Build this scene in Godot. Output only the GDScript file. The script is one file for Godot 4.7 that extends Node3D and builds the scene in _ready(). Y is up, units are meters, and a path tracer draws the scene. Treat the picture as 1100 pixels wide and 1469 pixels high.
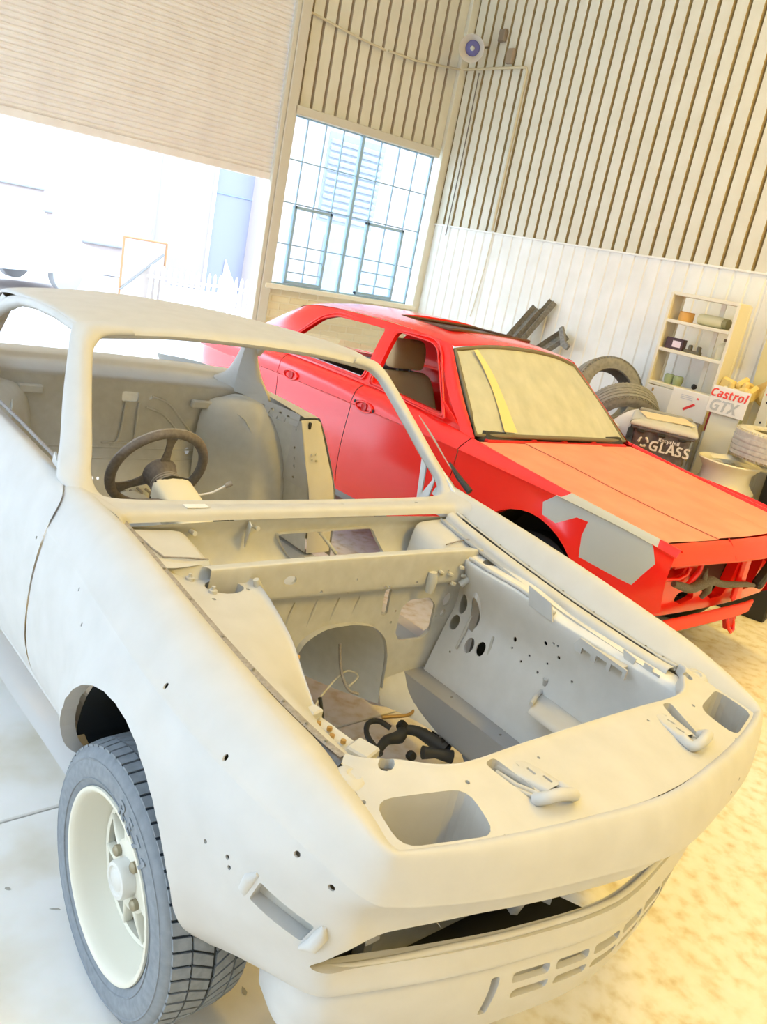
extends Node3D
# A workshop: a stripped coupe shell in primer, a red saloon behind it, shelves and tyres along a corrugated wall.

var M := {}
var used := {}

# ---------------------------------------------------------------- triangle soup
class S:
	var v := PackedVector3Array()
	var n := PackedVector3Array()
	func tri(a: Vector3, b: Vector3, c: Vector3, na: Vector3, nb: Vector3, nc: Vector3) -> void:
		v.append(a); v.append(b); v.append(c)
		n.append(na); n.append(nb); n.append(nc)
	func flat(a: Vector3, b: Vector3, c: Vector3) -> void:
		var m := (b - a).cross(c - a).normalized()
		tri(a, b, c, m, m, m)
	func quad(a: Vector3, b: Vector3, c: Vector3, d: Vector3) -> void:
		var m := (c - a).cross(d - b).normalized()
		tri(a, b, c, m, m, m)
		tri(a, c, d, m, m, m)
	func add(o: S) -> S:
		v.append_array(o.v); n.append_array(o.n)
		return self
	func moved(t: Transform3D) -> S:
		var r := S.new()
		r.v = t * v
		var nb := t.basis.inverse().transposed()
		for q in n: r.n.append((nb * q).normalized())
		return r
	func mirrored() -> S:
		var r := S.new()
		for q in v: r.v.append(Vector3(-q.x, q.y, q.z))
		for q in n: r.n.append(Vector3(-q.x, q.y, q.z))
		return r

func V(x: float, y: float, z: float) -> Vector3: return Vector3(x, y, z)
func at(p: Vector3, rot := Vector3.ZERO) -> Transform3D: return Transform3D(Basis.from_euler(rot), p)
func along(a: Vector3, b: Vector3, up := Vector3.UP) -> Transform3D:   # local Y runs from a to b
	var y := (b - a).normalized()
	var x := y.cross(up)
	if x.length() < 0.01: x = y.cross(Vector3.RIGHT)
	x = x.normalized()
	return Transform3D(Basis(x, y, x.cross(y)), a)

func cr(p: Array, k: int) -> PackedVector3Array:
	var o := PackedVector3Array()
	for i in p.size() - 1:
		var a: Vector3 = p[i]
		var b: Vector3 = p[i + 1]
		var pre: Vector3 = p[i - 1] if i > 0 else 2.0 * a - b
		var post: Vector3 = p[i + 2] if i + 2 < p.size() else 2.0 * b - a
		for j in k: o.append(a.cubic_interpolate(b, pre, post, float(j) / k))
	o.append(p[p.size() - 1])
	return o

# a grid of points and normals through rails (lists of points that run the same way)
func grid(rails: Array, nu: int, nv: int, flip := false) -> Dictionary:
	var rs := []
	for r in rails: rs.append(cr(r, nu))
	var g := []
	for i in rs[0].size():
		var c := []
		for r in rs: c.append(r[i])
		g.append(cr(c, nv))
	return normals(g, flip)

func normals(g: Array, flip := false) -> Dictionary:
	var nn := []
	var w: int = g[0].size()
	for i in g.size():
		var row := PackedVector3Array()
		for j in w:
			var du: Vector3 = g[mini(i + 1, g.size() - 1)][j] - g[maxi(i - 1, 0)][j]
			var dv: Vector3 = g[i][mini(j + 1, w - 1)] - g[i][maxi(j - 1, 0)]
			var m := du.cross(dv).normalized()
			row.append(-m if flip else m)
		nn.append(row)
	return {"p": g, "n": nn}

func sheet(G: Dictionary, i0 := 0, i1 := -1) -> S:
	var s := S.new()
	var p: Array = G.p
	var n: Array = G.n
	if i1 < 0: i1 = p.size() - 1
	for i in range(i0, i1):
		for j in p[i].size() - 1:
			s.tri(p[i][j], p[i + 1][j], p[i + 1][j + 1], n[i][j], n[i + 1][j], n[i + 1][j + 1])
			s.tri(p[i][j], p[i + 1][j + 1], p[i][j + 1], n[i][j], n[i + 1][j + 1], n[i][j + 1])
	return s

func loft(rails: Array, nu := 4, nv := 3, flip := false) -> S: return sheet(grid(rails, nu, nv, flip))

# cuts a convex outline (in the plane o,u,v) through a soup; fl > 0 folds the edge in by fl along fdir; keep collects what was cut out
func cut(s: S, o: Vector3, u: Vector3, v: Vector3, poly: PackedVector2Array, d0: float, d1: float, fl := 0.0, fdir := Vector3.ZERO, keep: S = null) -> S:
	var out := S.new()
	var nrm := u.cross(v)
	var area := 0.0
	for i in poly.size(): area += poly[i].cross(poly[(i + 1) % poly.size()])
	if area < 0: poly.reverse()
	var lo := poly[0]
	var hi := poly[0]
	for p in poly: lo = lo.min(p); hi = hi.max(p)
	for t in range(0, s.v.size(), 3):
		var q := [Vector2.ZERO, Vector2.ZERO, Vector2.ZERO]
		var dep := 0.0
		for k in 3:
			var r := s.v[t + k] - o
			q[k] = Vector2(r.dot(u), r.dot(v))
			dep += r.dot(nrm) / 3.0
		var a: Vector2 = q[0].min(q[1]).min(q[2])
		var b: Vector2 = q[0].max(q[1]).max(q[2])
		if dep < d0 or dep > d1 or b.x <= lo.x or a.x >= hi.x or b.y <= lo.y or a.y >= hi.y:
			out.tri(s.v[t], s.v[t + 1], s.v[t + 2], s.n[t], s.n[t + 1], s.n[t + 2])
			continue
		var piece := []
		for k in 3: piece.append([s.v[t + k], s.n[t + k], q[k]])
		for e in poly.size():
			var ea := poly[e]
			var en := (poly[(e + 1) % poly.size()] - ea).orthogonal() * -1.0
			en = en.normalized()
			var inside := []
			var outside := []
			for k in piece.size():
				var c = piece[k]
				var d = piece[(k + 1) % piece.size()]
				var dc: float = en.dot(c[2] - ea)
				var dd: float = en.dot(d[2] - ea)
				if dc >= -1e-9: inside.append(c)
				if dc <= 1e-9: outside.append(c)
				if (dc > 1e-9 and dd < -1e-9) or (dc < -1e-9 and dd > 1e-9):
					var f := dc / (dc - dd)
					var m := [c[0].lerp(d[0], f), c[1].lerp(d[1], f), c[2].lerp(d[2], f)]
					inside.append(m); outside.append(m)
			fan(out, outside)
			piece = inside
			if piece.size() < 3: break
		if piece.size() >= 3:
			if keep != null: fan(keep, piece)
			if fl > 0:
				for e in poly.size():
					var ea := poly[e]
					var en := ((poly[(e + 1) % poly.size()] - ea).orthogonal() * -1.0).normalized()
					for k in piece.size():
						var c = piece[k]
						var d = piece[(k + 1) % piece.size()]
						if absf(en.dot(c[2] - ea)) < 2e-6 and absf(en.dot(d[2] - ea)) < 2e-6 and c[0].distance_squared_to(d[0]) > 1e-12:
							var m := (u * en.x + v * en.y).normalized()
							var c2: Vector3 = c[0] + fdir * fl
							var d2: Vector3 = d[0] + fdir * fl
							out.tri(c[0], d[0], d2, m, m, m)
							out.tri(c[0], d2, c2, m, m, m)
	return out

func fan(s: S, piece: Array) -> void:
	for k in range(1, piece.size() - 1):
		s.tri(piece[0][0], piece[k][0], piece[k + 1][0], piece[0][1], piece[k][1], piece[k + 1][1])

# keeps the side of a plane that its normal points to
func side(s: S, p: Vector3, nrm: Vector3) -> S:
	var out := S.new()
	for t in range(0, s.v.size(), 3):
		var piece := []
		for k in 3:
			var a := s.v[t + k]
			var b := s.v[t + (k + 1) % 3]
			var da := nrm.dot(a - p)
			var db := nrm.dot(b - p)
			if da >= 0: piece.append([a, s.n[t + k]])
			if (da >= 0) != (db >= 0):
				var f := da / (da - db)
				piece.append([a.lerp(b, f), s.n[t + k].lerp(s.n[t + (k + 1) % 3], f)])
		fan(out, piece)
	return out

func ring(cx: float, cy: float, rx: float, ry: float, k := 12, turn := 0.0) -> PackedVector2Array:
	var o := PackedVector2Array()
	for i in k:
		var w := TAU * i / k
		o.append(Vector2(cx, cy) + Vector2(rx * cos(w), ry * sin(w)).rotated(turn))
	return o

func rrect(w: float, h: float, r: float, k := 4) -> PackedVector2Array:
	var o := PackedVector2Array()
	for c in 4:
		var m := Vector2((w / 2 - r) * [1, -1, -1, 1][c], (h / 2 - r) * [1, 1, -1, -1][c])
		for i in k + 1: o.append(m + Vector2(r, 0).rotated(PI / 2 * (c + float(i) / k)))
	return o

# rounds the corners of a convex outline
func soft(p: Array, r: float, k := 3) -> PackedVector2Array:
	var o := PackedVector2Array()
	for i in p.size():
		var a: Vector2 = p[i - 1]
		var b: Vector2 = p[i]
		var c: Vector2 = p[(i + 1) % p.size()]
		var d := minf(r, minf(a.distance_to(b), b.distance_to(c)) * 0.45)
		var s := b + (a - b).normalized() * d
		var e := b + (c - b).normalized() * d
		for j in k + 1: o.append(s.lerp(b, float(j) / k).lerp(b.lerp(e, float(j) / k), float(j) / k))
	return o

# chamfered box
func box(s: S, t: Transform3D, z: Vector3, b := 0.0) -> S:
	var h := z / 2
	b = minf(b, minf(h.x, minf(h.y, h.z)) * 0.9)
	var P := func(sg: Vector3, ax: int) -> Vector3:
		var q := h - V(b, b, b)
		q[ax] = h[ax]
		return t * (q * sg)
	for ax in 3:
		var a1 := (ax + 1) % 3
		var a2 := (ax + 2) % 3
		for d in [1.0, -1.0]:
			var c := []
			for w in [[1, 1], [-1, 1], [-1, -1], [1, -1]]:
				var sg := Vector3.ZERO
				sg[ax] = d; sg[a1] = w[0] * d; sg[a2] = w[1]
				c.append(P.call(sg, ax))
			s.quad(c[0], c[1], c[2], c[3])
	if b > 0:
		for ax in 3:
			var a1 := (ax + 1) % 3
			var a2 := (ax + 2) % 3
			for w in [[1, 1], [-1, 1], [-1, -1], [1, -1]]:
				var g := Vector3.ZERO
				g[ax] = 1; g[a1] = w[0]; g[a2] = w[1]
				var f := g
				f[ax] = -1
				var c := [P.call(g, a1), P.call(g, a2), P.call(f, a2), P.call(f, a1)]
				if w[0] * w[1] < 0: c.reverse()
				s.quad(c[0], c[1], c[2], c[3])
		for k in 8:
			var sg := V(1 if k & 1 else -1, 1 if k & 2 else -1, 1 if k & 4 else -1)
			var c := [P.call(sg, 0), P.call(sg, 1), P.call(sg, 2)]
			if sg.x * sg.y * sg.z < 0: c.reverse()
			s.flat(c[0], c[1], c[2])
	return s

func bx(p: Vector3, z: Vector3, b := 0.004, rot := Vector3.ZERO) -> S: return box(S.new(), at(p, rot), z, b)

func tube(s: S, pts: Array, r, k := 8, loop := false) -> S:
	var c := PackedVector3Array(pts)
	var m := c.size()
	var up := Vector3.UP
	var rows := []
	for i in m:
		var a := c[i - 1] if i > 0 or loop else c[0]
		var b := c[(i + 1) % m] if i < m - 1 or loop else c[m - 1]
		var d := (b - a).normalized()
		if i == 0 and absf(d.y) > 0.9: up = Vector3.RIGHT
		var x := d.cross(up).normalized()
		up = x.cross(d).normalized()
		var rr: float = r[i] if r is Array else r
		var row := []
		for j in k:
			var w := TAU * j / k
			var q := x * cos(w) + up * sin(w)
			row.append([c[i] + q * rr, q])
		rows.append(row)
	for i in (m if loop else m - 1):
		var A = rows[i]
		var B = rows[(i + 1) % m]
		var sh := 0
		if loop and i == m - 1:     # meet the first ring at its nearest turn
			var best := 1e9
			for o in k:
				var e: float = A[0][0].distance_to(B[o][0])
				if e < best: best = e; sh = o
		for j in k:
			var p = A[j]; var q = A[(j + 1) % k]
			var u = B[(j + sh) % k]; var w = B[(j + 1 + sh) % k]
			s.tri(p[0], q[0], w[0], p[1], q[1], w[1])
			s.tri(p[0], w[0], u[0], p[1], w[1], u[1])
	if not loop:
		for e in [0, m - 1]:
			var d := (c[0] - c[1]).normalized() if e == 0 else (c[m - 1] - c[m - 2]).normalized()
			for j in k: s.tri(c[e], rows[e][j][0], rows[e][(j + 1) % k][0], d, d, d)
	return s

func spun(s: S, t: Transform3D, prof: Array, k := 32, a0 := 0.0, a1 := TAU) -> S:    # profile (radius, height along local Y)
	var m := prof.size()
	var sn := []
	for i in m - 1:
		var d: Vector2 = (prof[i + 1] - prof[i]).normalized()
		sn.append(Vector2(d.y, -d.x))
	for i in m - 1:
		var n0: Vector2 = sn[i]
		var n1: Vector2 = sn[i]
		if i > 0 and sn[i - 1].dot(sn[i]) > 0.72: n0 = (sn[i - 1] + sn[i]).normalized()
		if i < m - 2 and sn[i + 1].dot(sn[i]) > 0.72: n1 = (sn[i + 1] + sn[i]).normalized()
		for j in k:
			var f := func(q: Vector2, w: float) -> Vector3: return V(q.x * cos(w), q.y, q.x * sin(w))
			var wa := a0 + (a1 - a0) * j / k
			var wb := a0 + (a1 - a0) * (j + 1) / k
			var a: Vector3 = t * f.call(prof[i], wa)
			var b: Vector3 = t * f.call(prof[i], wb)
			var c: Vector3 = t * f.call(prof[i + 1], wb)
			var d: Vector3 = t * f.call(prof[i + 1], wa)
			var na: Vector3 = (t.basis * f.call(n0, wa)).normalized()
			var nb: Vector3 = (t.basis * f.call(n0, wb)).normalized()
			var nc: Vector3 = (t.basis * f.call(n1, wb)).normalized()
			var nd: Vector3 = (t.basis * f.call(n1, wa)).normalized()
			if prof[i].x > 1e-5: s.tri(a, b, c, na, nb, nc)
			if prof[i + 1].x > 1e-5: s.tri(a, c, d, na, nc, nd)
	return s

# extruded outline: the outline lies in local XY, thickness along local Z (centred)
func prism(s: S, t: Transform3D, poly: PackedVector2Array, th: float) -> S:
	var area := 0.0
	for i in poly.size(): area += poly[i].cross(poly[(i + 1) % poly.size()])
	if area < 0: poly.reverse()
	var ix := Geometry2D.triangulate_polygon(poly)
	var f := func(i: int, z: float) -> Vector3: return t * V(poly[i].x, poly[i].y, z)
	var up := (t.basis.z).normalized()
	for i in range(0, ix.size(), 3):
		s.tri(f.call(ix[i], th / 2), f.call(ix[i + 1], th / 2), f.call(ix[i + 2], th / 2), up, up, up)
		s.tri(f.call(ix[i], -th / 2), f.call(ix[i + 1], -th / 2), f.call(ix[i + 2], -th / 2), -up, -up, -up)
	for i in poly.size():
		var j := (i + 1) % poly.size()
		s.quad(f.call(i, -th / 2), f.call(j, -th / 2), f.call(j, th / 2), f.call(i, th / 2))
	return s

func P2(a: Array) -> PackedVector2Array:    # flat list x, y, x, y ...
	var o := PackedVector2Array()
	for i in range(0, a.size(), 2): o.append(Vector2(a[i], a[i + 1]))
	return o
func P3(a: Array) -> Array:
	var o := []
	for i in range(0, a.size(), 3): o.append(V(a[i], a[i + 1], a[i + 2]))
	return o

func mesh(s: S) -> ArrayMesh:
	var vv := PackedVector3Array()
	var nn := PackedVector3Array()
	for i in range(0, s.v.size(), 3):
		var a := s.v[i]
		var b := s.v[i + 1]
		var c := s.v[i + 2]
		var x := (b - a).cross(c - a)
		if x.length_squared() < 1e-18: continue
		var back := x.dot(s.n[i] + s.n[i + 1] + s.n[i + 2]) > 0     # front faces run clockwise
		vv.append(a); nn.append(s.n[i])
		if back:
			vv.append(c); vv.append(b); nn.append(s.n[i + 2]); nn.append(s.n[i + 1])
		else:
			vv.append(b); vv.append(c); nn.append(s.n[i + 1]); nn.append(s.n[i + 2])
	var ar := []
	ar.resize(Mesh.ARRAY_MAX)
	ar[Mesh.ARRAY_VERTEX] = vv
	ar[Mesh.ARRAY_NORMAL] = nn
	var m := ArrayMesh.new()
	m.add_surface_from_arrays(Mesh.PRIMITIVE_TRIANGLES, ar)
	return m

# ---------------------------------------------------------------- naming
func numbered(nm: String) -> String:
	var k: int = used.get(nm, 0)
	used[nm] = k + 1
	return nm if k == 0 else "%s_%03d" % [nm, k]

func tag(o: Node, label: String, category: String, group := "") -> Node:
	o.set_meta("label", label); o.set_meta("category", category)
	if group: o.set_meta("group", group)
	return o

func thing(nm: String, label: String, category: String, t := Transform3D.IDENTITY, group := "") -> Node3D:
	var o := Node3D.new()
	o.name = numbered(nm)
	add_child(o)
	o.transform = t
	tag(o, label, category, group)
	return o

func part(nm: String, m, mat: Material, parent: Node = null, t := Transform3D.IDENTITY) -> MeshInstance3D:
	var o := MeshInstance3D.new()
	o.mesh = mesh(m) if m is S else m
	o.material_override = mat
	o.transform = t
	if parent == null or parent == self:
		o.name = numbered(nm)
		add_child(o)
	else:
		o.name = nm if not parent.has_node(nm) else fresh(parent, nm)
		parent.add_child(o, true)
	return o

func fresh(parent: Node, nm: String) -> String:
	var key := "%d/%s" % [parent.get_instance_id(), nm]
	var k: int = used.get(key, 0) + 1
	used[key] = k
	return "%s_%03d" % [nm, k]

func struct(nm: String, m, mat: Material, t := Transform3D.IDENTITY) -> MeshInstance3D:
	var o := part(nm, m, mat, null, t)
	o.set_meta("kind", "structure")
	return o

func words(txt: String, size: float, depth: float, serif := false, bold := true) -> TextMesh:
	var t := TextMesh.new()
	var f := SystemFont.new()
	f.font_names = PackedStringArray(["Droid Serif" if serif else "Droid Sans"])
	f.font_weight = 700 if bold else 400
	t.font = f
	t.text = txt
	t.font_size = 64
	t.pixel_size = size / 64.0
	t.depth = depth
	t.curve_step = 2.0
	return t

# ---------------------------------------------------------------- materials
func mat(c: Color, rough := 0.6, metal := 0.0) -> StandardMaterial3D:
	var m := StandardMaterial3D.new()
	m.albedo_color = c
	m.roughness = rough
	m.metallic = metal
	m.cull_mode = BaseMaterial3D.CULL_DISABLED
	return m

func noise(freq: float, oct: int, sd: int, ramp: Array, cell := false) -> NoiseTexture2D:
	var f := FastNoiseLite.new()
	f.seed = sd
	f.frequency = freq
	f.fractal_octaves = oct
	f.noise_type = FastNoiseLite.TYPE_CELLULAR if cell else FastNoiseLite.TYPE_SIMPLEX_SMOOTH
	var g := Gradient.new()
	g.offsets = PackedFloat32Array()
	g.colors = PackedColorArray()
	var off := PackedFloat32Array()
	var col := PackedColorArray()
	for r in ramp: off.append(r[0]); col.append(r[1])
	g.offsets = off
	g.colors = col
	var t := NoiseTexture2D.new()
	t.width = 512; t.height = 512
	t.seamless = true
	t.noise = f
	t.color_ramp = g
	return t

func tri_mat(tex: Texture2D, scale: float, rough := 0.6, c := Color.WHITE, world := false) -> StandardMaterial3D:
	var m := mat(c, rough)
	m.albedo_texture = tex
	m.uv1_triplanar = true
	m.uv1_world_triplanar = world
	m.uv1_scale = V(scale, scale, scale)
	return m

func grey(a: float) -> Color: return Color(a, a, a)

# ---------------------------------------------------------------- scene
const WX := 6.38      # the long corrugated wall
const WZ := -7.75     # the wall with the roller door
var CAR_A := Transform3D(Basis(Vector3.UP, 0.049) * Basis(Vector3.RIGHT, 0.008) * Basis(Vector3.BACK, -0.03), Vector3(1.395, 0, -1.427))
var CAR_R := Transform3D(Basis(Vector3.UP, 0.049) * Basis(Vector3.RIGHT, -0.012) * Basis(Vector3.BACK, -0.015), Vector3(3.711, 0.004, -2.462))

func _ready() -> void:
	# camera
	var cam := Camera3D.new()
	cam.name = "camera"
	cam.fov = rad_to_deg(2.0 * atan(734.5 / 1200.0))
	cam.near = 0.05
	cam.far = 200.0
	cam.basis = Basis(Vector3.UP, deg_to_rad(-40.1)) * Basis(Vector3.RIGHT, deg_to_rad(-16.93)) * Basis(Vector3.BACK, deg_to_rad(11.58))
	cam.position = V(0, 1.693, 0)
	add_child(cam)
	cam.current = true
	# sky: an even bright overcast
	var env := Environment.new()
	var sm := ProceduralSkyMaterial.new()
	sm.sky_top_color = Color(0.80, 0.90, 1.0)
	sm.sky_horizon_color = Color(0.86, 0.93, 1.0)
	sm.ground_bottom_color = Color(0.5, 0.5, 0.5)
	sm.ground_horizon_color = Color(0.8, 0.82, 0.85)
	sm.sky_energy_multiplier = 2.55
	sm.ground_energy_multiplier = 1.0
	var sky := Sky.new()
	sky.sky_material = sm
	env.background_mode = Environment.BG_SKY
	env.sky = sky
	env.tonemap_mode = Environment.TONE_MAPPER_LINEAR
	env.tonemap_exposure = 0.78
	env.sdfgi_enabled = true
	env.ssao_enabled = true
	env.ssil_enabled = true
	var we := WorldEnvironment.new()
	we.name = "world_environment"
	we.environment = env
	add_child(we)
	# ceiling panels: warm light from above; the daylight comes in by the doors, the window and an added opening in the roof
	for a in LAMPS:
		ceiling_panel(a[0], a[1], a[2])
	materials()
	room()
	outside()
	coupe()
	saloon()
	clutter()

const LAMPS := [[Vector3(2.7, 5.6, 2.9), 33.0, "warm ceiling light panel above the floor in front of the primer coupe"], [Vector3(4.7, 5.6, -1.4), 18.0, "warm ceiling light panel above the bonnet of the red saloon"]]

func ceiling_panel(p: Vector3, e: float, label: String) -> void:
	var o := thing("ceiling_lamp", label, "lamp", at(p), "warm ceiling light panels")
	var s := S.new()
	box(s, at(V(0, 0.05, 0)), V(0.5, 0.08, 1.8), 0.01)
	part("lamp_housing", s, M_lamp_housing(), o)
	var g := mat(Color(1, 0.9, 0.7), 0.5)
	g.emission_enabled = true
	g.emission = Color(1, 0.85, 0.55)
	g.emission_energy_multiplier = 1.0
	part("diffuser", bx(V(0, 0, 0), V(0.44, 0.02, 1.74), 0.004), g, o)
	var l := AreaLight3D.new()
	l.name = "panel_light"
	l.area_size = Vector2(0.44, 1.74)
	l.light_color = Color(1.0, 0.825, 0.28)
	l.light_energy = e
	l.area_range = 40.0
	l.shadow_enabled = true
	l.position = V(0, -0.02, 0)
	l.rotation = V(-PI / 2, 0, 0)
	o.add_child(l)

func M_lamp_housing() -> StandardMaterial3D: return mat(grey(0.85), 0.5)

func materials() -> void:
	# paint of the coupe: sanded light primer with a faint cloudy tone
	M.primer = tri_mat(noise(0.012, 4, 3, [[0.0, Color(0.765, 0.765, 0.755)], [1.0, Color(0.805, 0.805, 0.80)]]), 1.3, 0.5)
	M.primer2 = tri_mat(noise(0.02, 4, 8, [[0.0, Color(0.78, 0.78, 0.755)], [1.0, Color(0.83, 0.83, 0.81)]]), 1.6, 0.6)   # bay and cabin: duller coat
	M.bay = tri_mat(noise(0.015, 4, 9, [[0.0, Color(0.85, 0.85, 0.84)], [1.0, Color(0.89, 0.89, 0.885)]]), 1.4, 0.5)   # lit copy of the primer: light on the far inner wing painted in
	M.under = mat(Color(0.10, 0.13, 0.16), 0.8)  # dark tone carries the shade of the wheel wells and far lamp bucket
	M.rubber = tri_mat(noise(0.03, 4, 5, [[0.0, Color(0.46, 0.49, 0.52)], [1.0, Color(0.56, 0.59, 0.62)]]), 2.5, 0.75)   # dusty tyre
	M.groove = mat(Color(0.12, 0.16, 0.2), 0.85)
	M.rim = mat(Color(0.87, 0.86, 0.80), 0.4)
	M.nut = mat(Color(0.60, 0.56, 0.46), 0.45, 0.3)
	M.seal = tri_mat(noise(0.05, 3, 6, [[0.0, Color(0.52, 0.51, 0.50)], [1.0, Color(0.70, 0.68, 0.68)]]), 3.0, 0.7)
	M.black = mat(Color(0.05, 0.05, 0.06), 0.6)
	M.dark = mat(Color(0.16, 0.17, 0.19), 0.6)
	M.wheel = tri_mat(noise(0.03, 4, 7, [[0.0, Color(0.36, 0.34, 0.33)], [1.0, Color(0.52, 0.49, 0.47)]]), 4.0, 0.6)
	M.brass = mat(Color(0.72, 0.58, 0.34), 0.4, 0.5)
	M.red = mat(Color(0.99, 0.12, 0.10), 0.2)
	M.red.clearcoat_enabled = true
	M.red.clearcoat = 0.6
	M.red.clearcoat_roughness = 0.15
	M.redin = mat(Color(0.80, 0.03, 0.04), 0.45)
	M.redmat = tri_mat(noise(0.008, 4, 11, [[0.0, Color(0.96, 0.56, 0.45)], [1.0, Color(0.97, 0.63, 0.52)]]), 0.8, 0.55)    # dusty flatted red on the bonnet
	M.filler = mat(Color(0.74, 0.76, 0.77), 0.7)
	M.tan = mat(Color(0.86, 0.75, 0.56), 0.85)
	M.trim = mat(Color(0.46, 0.43, 0.35), 0.5)
	M.steel = tri_mat(noise(0.03, 4, 12, [[0.0, Color(0.42, 0.41, 0.38)], [1.0, Color(0.60, 0.59, 0.55)]]), 2.0, 0.55)
	M.white = mat(grey(0.93), 0.55)
	M.cream = mat(Color(0.92, 0.90, 0.82), 0.6)
	M.wallhi = tri_mat(noise(0.01, 4, 21, [[0.0, Color(0.86, 0.85, 0.78)], [1.0, Color(0.90, 0.89, 0.83)]]), 0.6, 0.7)
	M.roofing = mat(grey(0.95), 0.7)
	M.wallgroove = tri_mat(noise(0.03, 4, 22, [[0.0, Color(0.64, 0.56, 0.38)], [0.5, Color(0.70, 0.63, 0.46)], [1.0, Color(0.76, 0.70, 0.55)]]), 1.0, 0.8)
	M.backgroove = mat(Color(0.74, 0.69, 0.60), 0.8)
	M.walllo = tri_mat(noise(0.01, 4, 23, [[0.0, Color(0.93, 0.93, 0.90)], [1.0, Color(0.97, 0.97, 0.95)]]), 0.6, 0.6)
	M.shutter = tri_mat(noise(0.01, 3, 24, [[0.0, Color(0.90, 0.88, 0.87)], [1.0, Color(0.94, 0.93, 0.92)]]), 0.7, 0.5)
	M.frame = mat(Color(0.82, 0.80, 0.74), 0.6)
	M.sash = mat(Color(0.62, 0.74, 0.82), 0.5)
	M.brick = mat(Color(0.93, 0.89, 0.76), 0.8)
	M.brick2 = mat(Color(0.91, 0.86, 0.72), 0.8)
	M.mortar = mat(Color(0.93, 0.90, 0.80), 0.9)
	M.floor = tri_mat(noise(0.012, 5, 31, [[0.0, Color(0.86, 0.83, 0.75)], [0.25, Color(0.91, 0.89, 0.84)], [0.55, Color(0.945, 0.94, 0.92)], [1.0, Color(0.97, 0.965, 0.96)]]), 0.35, 0.55, Color.WHITE, true)
	M.glass = mat(Color(0.95, 0.98, 1.0, 0.06), 0.02)
	M.glass.transparency = BaseMaterial3D.TRANSPARENCY_ALPHA
	M.dusty = tri_mat(noise(0.012, 4, 41, [[0.0, Color(0.72, 0.73, 0.66)], [1.0, Color(0.82, 0.82, 0.75)]]), 1.2, 0.25)   # windscreen under dust
	M.tape = mat(Color(0.92, 0.84, 0.58), 0.5)
	M.floor2 = tri_mat(noise(0.03, 6, 33, [[0.0, Color(0.80, 0.74, 0.60)], [0.3, Color(0.88, 0.86, 0.79)], [0.5, Color(0.92, 0.91, 0.87)], [1.0, Color(0.945, 0.94, 0.92)]]), 0.75, 0.55, Color.WHITE, true)

# ---------------------------------------------------------------- room
# trapezoid sheet seen from inside: flat pans with narrow recessed ribs; local x runs along the wall, local z points into the room
func corrugated(x0: float, x1: float, y0: float, y1: float, first: float, pitch := 0.1405, dp := 0.035) -> Array:
	var pan := S.new()
	var rib := S.new()
	var k0 := int(floor((x0 - first) / pitch))
	var k1 := int(ceil((x1 - first) / pitch))
	var strip := func(s: S, xa: float, za: float, xb: float, zb: float) -> void:
		xa = clampf(xa, x0, x1); xb = clampf(xb, x0, x1)
		if xb - xa < 1e-5: return
		s.quad(V(xa, y0, za), V(xb, y0, zb), V(xb, y1, zb), V(xa, y1, za))
	for k in range(k0, k1 + 1):
		var c := first + k * pitch
		strip.call(rib, c - 0.017, 0.0, c - 0.009, -dp)
		strip.call(rib, c - 0.009, -dp, c + 0.009, -dp)
		strip.call(rib, c + 0.009, -dp, c + 0.017, 0.0)
		strip.call(pan, c + 0.017, 0.0, c + pitch - 0.017, 0.0)
	return [pan, rib]

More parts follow.
